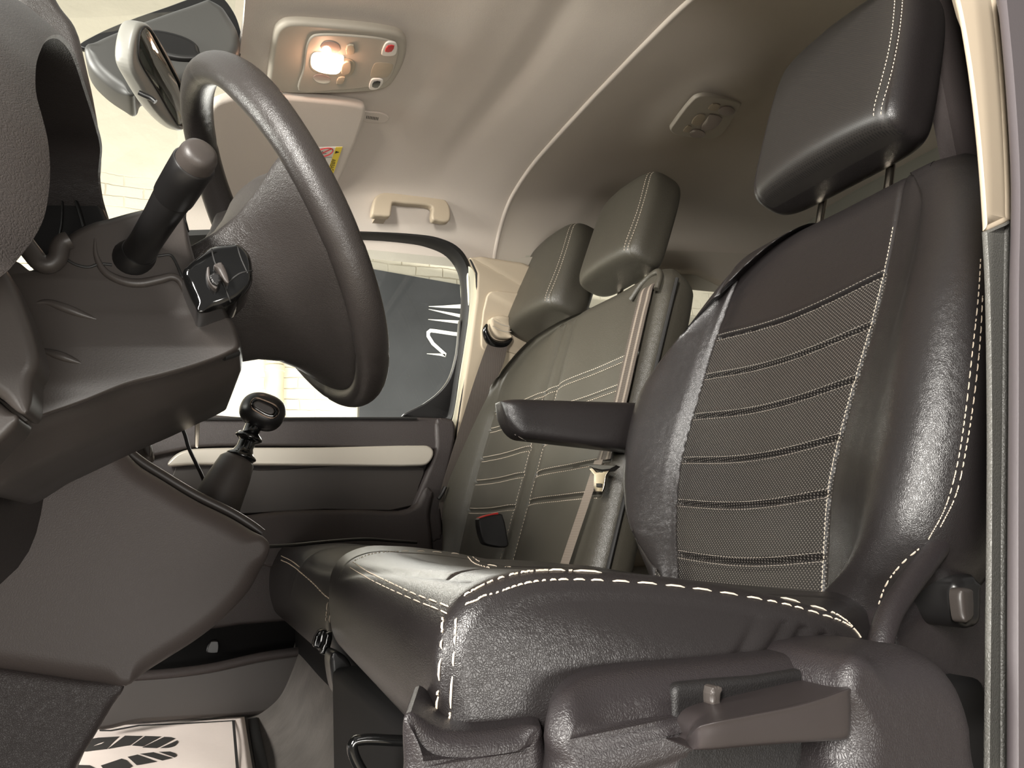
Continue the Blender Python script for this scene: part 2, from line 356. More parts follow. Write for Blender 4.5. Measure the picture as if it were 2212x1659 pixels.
for p_,w_ in (([(926,662),(960,662.5),(1040,661)],[1,6,16]),([(926,668),(960,675),(1040,692)],[1,5,13]),([(925,690),(960,693),(1040,700)],[1,5,13]),
    ([(1040,727),(980,721),(940,715),(930,714),(925,718),(925,726),(935,742),(962,766),(962,768),(950,766),(922,764)],[9,9,9,9,9,9,9,8,7,5,1]),
    ([(1180,640),(1260,672),(1340,700)],[9,9,9]),([(1150,680),(1215,722)],[9,9]),([(1150,742),(1200,700),(1250,690)],[8,8,8])):
    mb=MB(); stroke(mb,p_,w_); mb.build('banner_letter',BWH,ban,smooth=False)
# ------------------------------------------------------------------ headliner (ceiling)
def roofz(x,y):
    c=abs(y-1.23)
    z=1.458-.03*(max(0,c-.25)/.35)**2 if c<.35 else 0
    tab=[(0,1.458),(.2,1.455),(.34,1.447),(.47,1.418),(.54,1.375),(.59,1.32),(.63,1.255)]
    z=sm(tab,c)
    z+= sm([(-.12,-.075),(.05,-.05),(.15,-.035),(.4,-.008),(.62,0),(.85,.0),(1.2,.05),(1.6,.07),(2.3,.03)],x)*(1 if c<.47 else max(0,1-(c-.47)/.12))
    # shallow cross ribs pressed in the headliner
    z+=.010*math.exp(-((x-.60-.05*math.cos(c*3))/.035)**2)*max(0,1-c/.52) -.006*math.exp(-((x-.50)/.05)**2)*max(0,1-c/.5)
    # raised boss round the rear reading lamp
    z-=.020*math.exp(-(((x-1.17)/.13)**2+((y-1.24)/.20)**2)**2)
    return z
def roofgrid(x0,x1,nx,name,m,front=None,step=0):
    rows=[]; ys=list(np.linspace(.60,1.86,90))
    for i in range(nx):
        t=i/(nx-1); r=[]
        for y in ys:
            c=abs(y-1.23); xa=x0 if not front else x0+front*(c/.6)**2
            x=xa+(x1-xa)*t; e=0
            if step: e=step*math.exp(-((x-xa)/.006)**2)
            r.append((x,y,roofz(x,y)+e))
        rows.append(r)
    mb=MB(); mb.grid(rows)
    up=[[(p[0],p[1],p[2]+.03) for p in r] for r in (rows[0],rows[-1])]
    mb.grid([rows[0],up[0]]); mb.grid([rows[-1],up[1]])
    o=mb.build(name,m); return o
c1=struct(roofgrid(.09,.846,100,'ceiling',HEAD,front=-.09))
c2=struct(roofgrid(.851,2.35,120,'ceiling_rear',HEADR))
mb=MB(); mb.grid([[ (.848+.006*math.cos(a),y,roofz(.85,y)-.001+.006*math.sin(a)) for a in np.linspace(0,2*math.pi,10)] for y in np.linspace(.62,1.86,80)])
struct(mb.build('trim_1',HEAD))
# outer roof skin
mb=MB(); mb.grid([[(x,y,roofz(x,min(max(y,.62),1.84))+.05-.0*x) for y in np.linspace(.45,2.0,30)] for x in np.linspace(.10,2.4,30)]); struct(mb.build('ceiling_outer_skin',WHITE))
# side header above the passenger window, down to the pillar trim
rows=[]
for x in np.linspace(-.02,.846,60):
    r=[]
    zb=sm([(-.1,1.275),(.42,1.312),(.6,1.318),(.68,1.30),(.73,1.26),(.755,1.21),(.86,1.205)],x)
    for t in np.linspace(0,1,10):
        r.append((x,1.86-.005*math.sin(t*3.1)+.004*t,roofz(x,1.86)*(1-t)+zb*t if roofz(x,1.86)>zb else roofz(x,1.86)*(1-t)+zb*t))
    rows.append(r)
mb=MB(); mb.grid(rows); struct(mb.build('trim_2',HEAD))
# beige stain above the window
# ------------------------------------------------------------------ windscreen header band, windscreen
mb=MB()
ws=[[ (-.95+1.03*t**1.0 ,y,.84+(1.50-.84)*t+.035*math.sin(t*3.14)-.08*(abs(y-1.23)/.6)**2*t) for y in np.linspace(.55,1.93,30)] for t in np.linspace(0,1,20)]
mb.grid(ws); struct(mb.build('window_3',GLASS))
# A pillars
mb=MB(); mb.tube(cat([PY(315,930,2.0),PY(345,850,1.985),PY(400,650,1.93),PY(442,480,1.87),PY(485,330,1.83),PY(560,250,1.80)],5),.028,12); struct(mb.build('trim_3',HEAD))
mb=MB(); mb.tube([(-.60,.50,.80),(-.25,.52,1.08),(.02,.56,1.33),(.10,.60,1.38)],.03,12); struct(mb.build('trim_4',HEAD))
# ------------------------------------------------------------------ passenger side: pillar trim, door, windows
def YS(z): return 2.0-.20*max(0,(z-.826))/.48 if z<1.31 else 1.80   # tumblehome of the passenger side
def PS(px,py,off=0.):      # pixel on the leaning side plane
    p0=np.array([0,2.0+off,.826]); n=nrm([0,.48,.20]); return PN(px,py,p0,n)
def sideslab(mb,pts,th,off=0,r=.004,n=5,smooth=True,**k):
    P=[PS(a,b,off) for a,b in pts]; P=cat(P,n,True) if smooth else P; pad(mb,P,(0,th,0),r=r,**k); return mb
# B-pillar trim
mb=MB(); sideslab(mb,[(1016,556),(1040,552),(1130,566),(1190,590),(1190,760),(1120,960),(1060,1180),(950,1180),(962,1060),(975,1010),(990,900),(1012,760),(1028,640),(1030,590)],.05,-.02,r=.010,n=3,smooth=False)
bpil=struct(mb.build('trim_5',TRIM))
mb=MB(); sideslab(mb,[(1012,575),(1022,580),(1031,610),(1029,680),(1014,780),(998,880),(985,960),(972,960),(985,860),(1000,760),(1012,670)],.06,-.008,r=.004,n=3)
struct(mb.build('trim_6',WHITE))
mb=MB(); mb.tube([PS(a,b,-.014) for a,b in [(1016,560),(1029,590),(1031,640),(1024,710),(1008,800),(994,880),(984,950)]],.0035,8); struct(mb.build('trim_7',RUB))
# door window frame (black seal) : ring between two outlines
fo=[(200,505),(500,495),(760,499),(900,506),(945,513),(985,530),(1008,556),(1020,600),(1019,660),(1008,745),(994,820),(982,905),(968,930),(200,930)]
fi=[(220,540),(500,520),(765,510),(880,518),(925,526),(970,545),(995,575),(1004,615),(1003,670),(994,745),(982,820),(967,900),(960,905),(220,905)]
A=resample(cat([PS(*p,-.004) for p in fo[:13]],6),120); B=resample(cat([PS(*p,.004) for p in fi[:13]],6),120)
A2=[p+np.array([0,.03,0]) for p in A]; B2=[p+np.array([0,.035,0]) for p in B]; Mi=[(a+b)/2+np.array([0,-.008,0]) for a,b in zip(A,B)]
mb=MB(); mb.grid([A2,A,Mi,B,B2]); 
door=thing('door_1','','x'); del door['label']; del door['category']; door['kind']='structure'
mb.build('window_seal',RUB,door)
mb=MB(); sideslab(mb,[(995,690),(988,760),(972,815),(950,845),(915,872),(870,898),(968,905),(985,840),(1000,740)],.02,.012,n=4); mb.build('window_corner_panel',PLK,door)
mb=MB(); mb.grid([[PS(a,b,.035) for a in (150,400,700,1020)] for b in (500,700,910)]); struct(mb.build('window_1',GLASS,smooth=False))
# door body
DY=2.0
mb=MB(); mb.box((.30,2.045,.44),(.52,.03,.39)); mb.build('door_shell',PLB,door)
slab('belt_panel',[(250,903),(600,904),(950,902),(975,906),(980,930),(960,968),(935,972),(700,964),(420,966),(375,975),(300,990),(250,990)],1.985,.05,PLB,door,r=.008,n=4)
slab('trim_strip',[(362,1004),(375,985),(400,972),(440,968),(700,966),(900,962),(928,964),(937,975),(934,990),(922,1003),(900,1006),(700,1005),(420,1003)],1.965,.03,SIL,door,r=.006,n=4)
slab('recess_panel',[(380,1010),(560,1016),(640,1012),(700,1008),(915,1010),(905,1050),(890,1092),(700,1100),(560,1108),(500,1110),(380,1110)],1.998,.03,PLS,door,r=.002,n=3)
slab('rear_upright',[(945,905),(978,908),(985,930),(965,1040),(955,1100),(952,1165),(890,1165),(893,1100),(912,1050),(930,1005),(942,970)],1.972,.05,PLB,door,r=.010,n=4)
slab('armrest',[(540,1112),(620,1103),(760,1100),(893,1096),(922,1052),(936,1062),(930,1110),(935,1165),(930,1205),(520,1210),(500,1120)],1.955,.07,PLB,door,r=.014,n=4)
slab('lower_panel',[(200,1190),(600,1205),(960,1150),(960,1330),(700,1335),(640,1340),(520,1350),(200,1370)],1.975,.05,PLB,door,r=.01,n=4)
slab('pocket_recess',[(150,1330),(660,1330),(800,1330),(800,1450),(150,1480)],1.998,.03,DARK,door,r=.004,n=2,smooth=False)
slab('pocket_front',[(200,1462),(330,1460),(450,1447),(560,1424),(640,1412),(800,1400),(800,1480),(690,1512),(640,1528),(560,1545),(450,1553),(300,1562),(200,1575)],1.91,.03,PLS,door,r=.01,n=4)
mb=MB(); mb.tube(cat([PY(a,b,1.915) for a,b in [(180,1464),(330,1458),(450,1444),(560,1420),(640,1408),(800,1394)]],6),.011,12); mb.build('pocket_rim',PLB,door)
slab('pocket_latch',[(455,1385),(472,1385),(474,1405),(470,1412),(448,1412),(445,1405)],1.985,.02,PLK,door,r=.004,n=3)
mb=MB(); mb.tube(cat([PY(a,b,1.975) for a,b in [(290,902),(500,905),(700,904),(900,904)]],4),.004,8); mb.build('window_sill_seal',RUB,door)
# rear side panel with its own window
mb=MB()
ro=[(.86,.3),(.86,1.27),(2.4,1.42),(2.4,.3)]; 
P3=lambda x,z,off=0:(x,2.0+off-(.20*max(0,z-.826)/.48),z)
hole=[(1.02,.88),(1.02,1.20),(1.08,1.262),(1.25,1.285),(1.75,1.30),(1.82,1.24),(1.82,.88)]
def ring(mb,outer,inner,n,off,th):
    O=resample([P3(x,z,off) for x,z in outer],n,True); I=resample([P3(x,z,off) for x,z in inner],n,True)
    mb.grid([[p+np.array([0,th,0]) for p in O],O,I,[p+np.array([0,th,0]) for p in I]],cu=True)
O=[(.86,.3),(.86,.6),(.86,.9),(.86,1.27),(1.2,1.33),(1.6,1.36),(2.35,1.40),(2.35,.9),(2.35,.3),(1.6,.3),(1.2,.3)]
I=[(1.02,.88),(1.02,1.0),(1.02,1.12),(1.06,1.25),(1.3,1.29),(1.6,1.30),(1.82,1.25),(1.82,1.05),(1.82,.88),(1.55,.88),(1.25,.88)]
mb=MB(); OO=[np.array(P3(x,z,-.01)) for x,z in O]; II=[np.array(P3(x,z,0.0)) for x,z in I]
mb.grid([[p+np.array([0,.05,0]) for p in OO],OO,[(a*.2+b*.8)+np.array([0,-.006,0]) for a,b in zip(OO,II)],II,[p+np.array([0,.05,0]) for p in II]],cu=True)
struct(mb.build('wall_right',TRIMG))
mb=MB(); mb.add([P3(.95,.85,.03),P3(1.9,.85,.03),P3(1.9,1.33,.03),P3(.95,1.33,.03)],[(0,1,2,3)]); struct(mb.build('window_2',GLASS,smooth=False))
# rear bulkhead
mb=MB(); mb.box((2.37,1.25,.8),(.03,.95,.85)); struct(mb.build('wall_rear',TRIMG,smooth=False))
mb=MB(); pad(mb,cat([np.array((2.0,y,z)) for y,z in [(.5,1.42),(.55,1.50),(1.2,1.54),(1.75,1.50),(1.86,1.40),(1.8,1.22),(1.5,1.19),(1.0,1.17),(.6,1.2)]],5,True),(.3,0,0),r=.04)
struct(mb.build('wall_rear_shade',mat('headliner_shade',srgb(92,90,82),.95,bump=.3,scale=600,spec=.1)))  # dark panel added in place of the shadow on the rear headliner
# near side body (driver's side wall behind the door opening)
mb=MB(); mb.box((1.62,.44,.75),(.72,.02,.9)); struct(mb.build('wall_left',PLB,smooth=False))
mb=MB(); mb.box((1.69,.60,.90),(.66,.012,.56)); struct(mb.build('wall_left_inner',PLB,smooth=False))
mb=MB(); pad(mb,[np.array((.12,y,z)) for y,z in cat([np.array(p) for p in [(.46,1.36),(.60,1.34),(.63,1.37),(.62,1.44),(.50,1.47),(.45,1.42)]],5,True)],(2.2,0,0),r=.006); struct(mb.build('trim_12',HEAD))
# cab floor
rows=[]
prof=[(-.9,.16),(-.45,.092),(.14,.088),(.175,.090),(.20,.10),(.235,.125),(.265,.18),(.29,.25),(.31,.31),(.34,.325),(.9,.335),(2.35,.335)]
pp=cat([np.array((x,0,z)) for x,z in prof],6)
mb=MB(); mb.grid([[np.array((p[0]+ (.0 if y>1.0 else 0),y,p[2]+.004*math.sin(y*9+p[0]*12))) for y in np.linspace(.95,2.03,40)] for p in pp]); struct(mb.build('floor',CLOTH))
mb=MB(); mb.box((.7,.66,.02),(1.6,.31,.025)); struct(mb.build('floor_driver',DARK,smooth=False))
mb=MB(); mb.box((1.4,1.3,-.03),(2.4,.75,.01)); struct(mb.build('floor_under',DARK,smooth=False))
# driver's side B-pillar in front of the seat edge
def strip(name,cols,zs,m,r=.0):
    pass
def pil(name,front,back,Yf,th,m,r=.006,n=4):
    P=cat([PY(a,b,Yf) for a,b in front],n)+cat([PY(a,b,Yf) for a,b in back][::-1],n)
    mb=MB(); pad(mb,P,(th*2.0,th,0),r=r); return struct(mb.build(name,m))
pil('trim_8',[(2040,-60),(2062,0),(2085,120),(2103,260),(2114,380),(2122,500)],[(2140,-60),(2152,0),(2166,120),(2176,260),(2182,400),(2183,472)],.375,.04,TRIM,r=.004)
pil('trim_9',[(2120,500),(2126,620),(2130,900),(2129,1150),(2126,1400),(2122,1720)],[(2182,474),(2180,620),(2178,900),(2176,1150),(2176,1400),(2176,1720)],.372,.045,mat('grained_grey_plastic',srgb(92,91,87),.45,bump=.45,scale=300,kind='leather'),r=.004)
pil('trim_10',[(2148,-60),(2160,60),(2172,200),(2182,400),(2178,620),(2176,900),(2174,1150),(2172,1720)],[(2300,-60),(2300,60),(2300,200),(2300,400),(2300,620),(2300,900),(2300,1150),(2300,1720)],.35,.05,mat('door_seal_grey',srgb(74,68,70),.5,bump=.2,scale=300),r=.007)
# ------------------------------------------------------------------ seats
TH=math.radians(22); SN=np.array([-math.cos(TH),0,math.sin(TH)]); SU=np.array([math.sin(TH),0,math.cos(TH)]); SY=np.array([0,1.,0])
SO=np.array([.70,0,.6014])
def SP(y,s,n): return SO+SY*y+SU*s+SN*n
def seat_back(name,parent,yf,yn,s0,s1,prof,mats,region,groove,NU=260,NS=200,thick=.12,topr=.045):
    """closed rounded backrest. prof(s)-> control list [(y,n)...] from far edge to near edge along the front"""
    ss=list(np.linspace(s0,s1-topr,NS)); rows=[]; uv=[]; fm=[]
    for k in range(1,13): ss.append(s1-topr+topr*math.sin(math.pi/2*k/12))
    last=None
    for i,s in enumerate(ss):
        q=0 if s<=s1-topr else (s-(s1-topr))/topr
        shr=1-math.sqrt(max(0,1-q*q))
        c=prof(s); F=resample(cat([np.array(p) for p in c],10),NU)
        nb=-thick
        yb0,yb1=c[0][0],c[-1][0]
        back=resample(cat([np.array(p) for p in [c[-1],(yb1+.012,nb+.02),(yb1+.05,nb),((yb0+yb1)/2,nb-.005),(yb0-.05,nb),(yb0-.012,nb+.02),c[0]]],6),40)[1:-1]
        row=[]
        for y,n in F:
            n=n+groove(y,s)
            y=y+( (yb0+yb1)/2-y)*.10*shr
            nn=n+( -thick*.5-n)*shr
            row.append(SP(y,s,nn)); uv.append((y,s))
        for y,n in back:
            y=y+((yb0+yb1)/2-y)*.10*shr; nn=n+(-thick*.5-n)*shr
            row.append(SP(y,s,nn)); uv.append((y,s))
        rows.append(row)
    mb=MB(); mb.grid(rows,cu=True,caps=(1,1)); nc=len(rows[0])
    for i in range(len(rows)-1):
        for j in range(nc):
            y,s=uv[i*nc+j]; fm.append(region(y,s) if j<NU else 0)
    fm+= [0,0]
    return mb.build(name,mats,parent,uv=uv,fm=fm,sharp=60)
def gsn(x,w): return math.exp(-(x/w)**2)
# ---- driver's seat
seat=thing('driver_seat','large black leather driver seat with perforated panel and lowered armrest, nearest the open door','car seat',(.45,.74,.34))
yF=[(-.24,.845),(-.22,.861),(-.125,.985),(-.06,1.03),(0,1.052),(.07,1.062),(.136,1.055),(.239,.983),(.321,.895),(.36,.83),(.40,.77)]
yN=[(-.24,.53),(-.2,.512),(-.165,.475),(-.13,.452),(-.06,.436),(0,.428),(.09,.425),(.21,.431),(.3,.447),(.36,.475),(.40,.50)]
sL=[(-.24,.862),(-.18,.880),(-.1,.911),(0,.931),(.125,.921),(.235,.906),(.33,.880),(.40,.840)]
sR=[(-.24,.603),(-.13,.616),(-.05,.621),(.05,.609),(.156,.590),(.255,.578),(.364,.573),(.40,.575)]
def bprof(s):
    f,n_,l,r=sm(yF,s),sm(yN,s),sm(sL,s),sm(sR,s)
    b=sm([(-.24,.5),(-.14,.9),(0,1),(.15,.9),(.28,.45),(.38,.1)],s)
    nb=sm([(-.24,.25),(-.16,.75),(-.10,1),(.12,1),(.26,.5),(.36,.05)],s)
    m=(l+r)/2
    return [(f,-.075),(f-.001,-.035),(f-.010,-.012*b-.036*(1-b)),(f-.035,.012*b-.030*(1-b)),((f+l)/2+.006,.010*b-.033*(1-b)),(l+.018,-.022*b-.034*(1-b)),(l,-.037),(l-.04,-.039),(m,-.043),(r+.04,-.039),(r,-.037),(r-.02,-.032),
            (r-.045-.01*nb,-.031+.017*nb),(n_+.075,-.032+.048*nb),(n_+.040,-.034+.044*nb),(n_+.012,-.048+.029*nb),(n_,-.062),(n_+.003,-.088)]
ribs=[.226,.154,.082,.006,-.065,-.144]
def ribs_at(y,s):
    return [k+.010*math.sin((y-.6)/.32*math.pi)*-1 - (.03*(y-.75) if k>.2 else .0)*0 for k in ribs]
def bgroove(y,s):
    l,r=sm(sL,s),sm(sR,s); g=-.0045*gsn(y-l,.0035)-.004*gsn(y-r,.0035)
    if r<y<l:
        e=min(1,min(l-y,y-r)/.012)
        for k in ribs_at(y,s):
            g+=-.0045*gsn(s-k,.0022)*e-.002*gsn(s-k,.010)*e
            g+=.0016*(gsn(s-k-.007,.004)+gsn(s-k+.007,.004))*e
        g+=.003*math.sin((s-.006)/.074*math.pi)**2*e*0
    # creases low on the outer bolster
    if y<.56: g+=-.007*gsn(s+.172+.25*(y-.47),.008)*max(0,1-abs(y-.475)/.06)
    return g
def breg(y,s): return 1 if sm(sR,s)<y<sm(sL,s) and s<ribs_at(y,s)[0] else 0
back=seat_back('backrest',seat,yF,yN,-.25,.392,bprof,[LEA,PERF],breg,bgroove,NU=330,NS=330,thick=.125)
B1=bvh(back)
def seam(mb,pix,both=None,**k):
    """one or two rows of stitching draped on a mesh through picture positions"""
    stitches(mb,drape(both or B1,pix),**k)
mb=MB()
def curveS(ys,sf,off):   # rows in seat coordinates
    out=[]
    for y in ys:
        p=SP(y,sf(y)+off,.1); h=B1.ray_cast(Vector(p),Vector(-SN)); 
        if h[0] is not None: out.append((np.array(h[0])+SN*.0005,SN))
    return out
for i in range(6):
    for off in (.0055,-.0055):
        k=ribs[i]; l,r=sm(sL,k),sm(sR,k)
        stitches(mb,curveS(np.linspace(r+.004,l-.004,40),lambda y:ribs_at(y,0)[i],off),length=.004,gap=.0016,r=.0005)
mb.build('rib_stitching',THRD,back)
mb=MB()
def colS(tab,off,s0,s1,n=80):
    out=[]
    for s in np.linspace(s0,s1,n):
        p=SP(sm(tab,s)+off,s,.12); h=B1.ray_cast(Vector(p),Vector(-SN))
        if h[0] is not None: out.append((np.array(h[0])+SN*.0004,SN))
    return out
stitches(mb,colS(sR,.004,-.24,.30),length=.004,gap=.0018,r=.0005)
stitches(mb,drape(B1,[(2118,560),(2113,640),(2100,760),(2084,900),(2066,1010),(2040,1100),(2005,1165)]),length=.0045,gap=.0018,r=.0006)
mb2=[(2122,640),(2118,720),(2106,840),(2088,960),(2064,1070),(2030,1140)]
stitches(mb,drape(B1,mb2),length=.0045,gap=.0018,r=.0006)
stitches(mb,drape(B1,[(1985,1185),(1950,1215),(1915,1260),(1896,1310)]),r=.0008)
stitches(mb,drape(B1,[(1343,1165),(1352,1200),(1372,1245),(1392,1275)]),r=.0009)
mb.build('seam_stitching',THR,back)
# ---- cushions
def cushion(name,parent,Ya,Yb,side,xskew,zskew,sink,ycs,mats,rr=.022,botz=.36,xback=.70,crest=None,frontbot=None,NY=150,puff=.012,frontbulge=.0,rearx=False,wr=None,capn=14):
    """side: control list (x,z) of the near profile going rear-top -> front -> bottom front -> rear bottom"""
    base=resample(cat([np.array(p) for p in side],10,False),170); nP=len(base); cx=sum(base)/nP
    rows=[]
    ys=[]; K=8
    for k in range(K): a=math.pi/2*k/K; ys.append((Ya+rr*(1-math.sin(a)) if False else Ya+rr*(1-math.cos(math.pi/2*k/K)) ,rr*(1-math.sin(a))))
    for t in np.linspace(0,1,NY)[0:]: ys.append((Ya+rr+(Yb-Ya-2*rr)*t,0))
    for k in range(1,K+1): a=math.pi/2*k/K; ys.append((Yb-rr*(1-math.sin(a)),rr*(1-math.cos(a))))
    def ring(y,ins):
        v=(y-Ya)/(Yb-Ya); r=[]
        for i,p in enumerate(base):
            x,z=p
            t=nrm(base[min(i+1,nP-1)]-base[max(i-1,0)]); n=np.array([t[1],-t[0]])   # inward-ish
            if n@(cx-p)<0: n=-n
            x+=n[0]*ins; z+=n[1]*ins
            top=min(1,max(0,(z-botz-.02)/.07)); fr=max(0,min(1,1-(x-.14)/.35))
            x+=xskew(v)*fr; z+=zskew(v)*top
            if rearx and x>.42: x+=(x-.42)*1.6*min(1,max(0,(y-Ya-.03)/.10)); 
            z-=sink(y,x)*top**2*(1 if n[1]<0 else 0)*(1 if ins<rr*.98 else 1)
            r.append(np.array([x,y,z]))
        return r
    for y,ins in ys: rows.append(ring(y,ins))
    cap=[]
    c=sum(rows[0])/nP
    for k in range(1,capn+1):
        q=k/(capn+1)
        cap.append([p*(1-q)+c*q+np.array([0,-puff*(1-(1-q)**2),0]) for p in rows[0]])
    if wr:
        for r in cap:
            for p in r: p[1]+=wr(p[0],p[2])
    rows=cap[::-1]+rows
    mb=MB(); mb.grid(rows,cu=True,caps=(1,1)); return mb.build(name,mats,parent,sharp=60)
side=[(.522,.375),(.523,.392),(.516,.411),(.50,.425),(.47,.437),(.428,.4505),(.342,.4705),(.264,.483),(.215,.486),(.186,.481),(.165,.471),(.152,.455),(.1465,.435),(.1465,.41),(.150,.385),(.165,.362),(.20,.35),(.3,.345),(.45,.345),(.50,.348),(.516,.358)]
def sinkd(y,x):
    v=(y-.735)/.30
    base=.018*max(0,1-v*v)**.7*min(1,max(0,(x-.17)/.10))
    g=.0035*gsn(abs(v)*.30-.205,.0035)
    return base+ (g if x>.19 else 0)+.0035*gsn(x-.188,.004)*(abs(v)<.9)
def wrk(x,z):
    w=0
    for x0,sl,a,w_ in ((.355,1.6,.0022,.008),(.385,1.9,.003,.007),(.415,1.7,.0036,.007),(.442,2.0,.0034,.006),(.468,1.8,.0028,.006)):
        d=(x-x0)-sl*(z-.400)*.8; w+=a*gsn(d,w_)*gsn(z-.412,.026)
    return w
cush=cushion('cushion',seat,.432,1.03,side,lambda v:.045*v,lambda v:.012*v,sinkd,0,[LEA],wr=wrk,puff=.010,capn=26,rearx=True)
B2=bvh(cush)
mb=MB()
topA=[(985,1312),(1010,1290),(1045,1268),(1100,1248),(1180,1236),(1300,1233),(1400,1242),(1500,1256),(1600,1276),(1700,1298),(1790,1313),(1850,1328)]
topz=sorted([(x,z) for x,z in side[:10]])
for dy_,dz_ in ((.0105,.004),(-.001,-.0035)):
    P=[]
    for x_ in np.linspace(.160,.516,150):
        h=B2.find_nearest(Vector((x_,.432+dy_,sm(topz,x_)+dz_)))
        if h[0] is not None:
            n_=np.array(h[1]); n_=n_ if n_@np.array([-.2,-1,.8])>0 else -n_; P.append((np.array(h[0])+n_*.0004,nrm(n_)))
    stitches(mb,P,length=.0050,gap=.0019,r=.0007)
for dx in (-14,14): stitches(mb,drape(B2,[(972+dx,1335),(968+dx,1400),(962+dx,1480),(958+dx,1560),(957+dx,1585)]),r=.0008)
stitches(mb,drape(B2,[(762,1214),(800,1238),(850,1262),(900,1285),(950,1303),(972,1312)]),r=.0006)
stitches(mb,drape(B2,[(757,1226),(800,1252),(850,1276),(900,1298),(950,1318),(966,1326)]),r=.0005)
stitches(mb,drape(B2,[(765,1212),(800,1198),(850,1192),(930,1192),(1000,1198),(1080,1208)]),length=.003,gap=.003,r=.0005)
stitches(mb,drape(B2,[(1010,1203),(1022,1216),(1050,1226),(1085,1230)]),r=.0006); stitches(mb,drape(B2,[(1020,1203),(1034,1213),(1060,1222),(1120,1226)]),r=.0005)
mb.build('cushion_stitching',THR,cush)
# ---- headrests
def headrest(parent,cy,s,n,w,h,t,m,tilt=0,mp=PERFH):
    """rounded block: front face, side gussets with a double seam, two steel posts"""
    C=SP(cy,s,n); a=TH+tilt; U=np.array([math.sin(a),0,math.cos(a)]); N=np.array([-math.cos(a),0,math.sin(a)])
    rows=[]; NZ=60; NA=120; uv=[]; fm=[]
    for i in range(NZ):
        q=i/(NZ-1); z=-1+2*q
        zz=math.sin(z*math.pi/2)
        kz=(1-abs(zz)**12)**.26                    # vertical rounding
        ww=w/2*(1-.12*max(0,zz)**3-.05*max(0,-zz)**4)
        row=[]
        for j in range(NA):
            f=2*math.pi*j/NA; c_,s_=math.cos(f),math.sin(f)
            e=.34
            y=ww*(abs(c_)**e)*(1 if c_>=0 else -1)*(.80+.20*kz)
            d=t/2*(abs(s_)**.62)*(1 if s_>=0 else -1)*(kz if kz>.02 else .02)
            if d>0: d+=.010*gsn(y/ww,.7)*kz - .012*zz*zz*0
            d+=.004*(-zz)                 # leans forward at the bottom
            gr=0
            if s_>0 and abs(abs(y)-ww*.86)<.006: gr=-.003*gsn(abs(y)-ww*.86,.003)
            row.append(C+SY*y+U*(zz*h/2+.0)+N*(d+gr)); uv.append((y,zz*h/2))
        rows.append(row)
    for i in range(NZ-1):
        for j in range(NA):
            y,z=uv[i*NA+j]; fm.append(1 if (math.sin(2*math.pi*(j+.5)/NA)>.1 and abs(y)<w*.42) else 0)
    mb=MB(); mb.grid(rows,cu=True,caps=(1,1)); o=mb.build('headrest',[m,mp],parent,uv=uv,fm=fm+[0,0],sharp=60)
    for k in (-1,1):
        p0=C+SY*k*.065*w/.3-U*(h/2-.02)-N*.045; mb=MB(); mb.tube([p0,p0-U*.12],.0065,14); mb.build('post',STEEL,o)
        mb=MB(); mb.tube([p0-U*.070,p0-U*.085],.013,14); mb.build('post_collar',PLK,o)
    bv=bvh(o); mb=MB()
    for off in (.825,.885):
        P=[]
        for z in np.linspace(-.90,.93,70):
            zz=z; p=C-SY*(w/2*off*(1-.10*zz*zz))+U*(zz*h/2)+N*.3; r=bv.ray_cast(Vector(p),Vector(-N))
            if r[0] is not None: P.append((np.array(r[0])+N*.0004,N))
        stitches(mb,P,length=.0042,gap=.0028,r=.00055)
    mb.build('headrest_stitching',THR,o); return o
headrest(seat,.695,.587,-.035,.288,.292,.105,LEA)
# ---- armrest of the driver seat
mb=MB(); rows=[]
for t in np.linspace(0,1,50):
    x=.76-(.76-.49)*t; k=math.sqrt(max(0,1-max(0,(t-.86)/.14)**2)); k=max(k,.03)
    zt=.715+.004*t-.004*(1-k); hb=(.092-.028*t)*k; zc=zt-.002
    drop=.0
    r=[]
    for a in np.linspace(0,2*math.pi,48,endpoint=False):
        c_,s_=math.cos(a),math.sin(a)
        y=1.085+.030*(abs(c_)**.45)*np.sign(c_)*(.35+.65*k); z=zc-hb/2+hb/2*(abs(s_)**.55)*np.sign(s_)
        r.append((x,y,z))
    rows.append(r)
mb.grid(rows,cu=True,caps=(1,1)); arm=mb.build('armrest',LEA,seat); B3=bvh(arm); mb=MB()
stitches(mb,drape(B3,[(1112,938),(1150,958),(1210,976),(1280,984),(1335,986)]),r=.0004,length=.003)
mb.build('armrest_stitching',THRD,arm)
# ---- plastic side covers, lever, recliner
YC=.395
def cover(name,pts,Y,th,m,par,r=.01,n=5,sm_=True,sk=0): return slab(name,pts,Y,th,m,par,r=r,n=n,smooth=sm_,steps=8,sk=sk)
sc=cover('side_cover',[(1178,1800),(1172,1640),(1172,1590),(1184,1540),(1210,1504),(1262,1476),(1340,1460),(1500,1445),(1700,1425),(1800,1413),(1860,1408),(1900,1420),(1900,1800)],.392,.10,PLC,seat,r=.024,sk=.6)
cover('front_cover',[(872,1800),(868,1660),(868,1575),(874,1546),(888,1538),(915,1558),(950,1582),(1010,1588),(1090,1580),(1166,1570),(1172,1580),(1176,1800)],.408,.06,PLC,seat,r=.011,n=4,sk=.4)
cover('lever_recess',[(1452,1800),(1456,1640),(1456,1500),(1462,1482),(1480,1476),(1640,1462),(1828,1440),(1834,1450),(1832,1640),(1832,1800)],.3905,.03,mat('recess_shade_plastic',srgb(20,18,18),.55,bump=.25,scale=520,kind='leather'),seat,r=.004,n=2)  # shade of the recess put into the panel as a darker plastic colour
eb=cover('end_cover',[(1838,1800),(1836,1640),(1838,1540),(1832,1480),(1846,1428),(1900,1408),(1960,1403),(2020,1404),(2062,1424),(2098,1468),(2120,1520),(2135,1600),(2140,1800)],.352,.14,PLC,seat,r=.030)
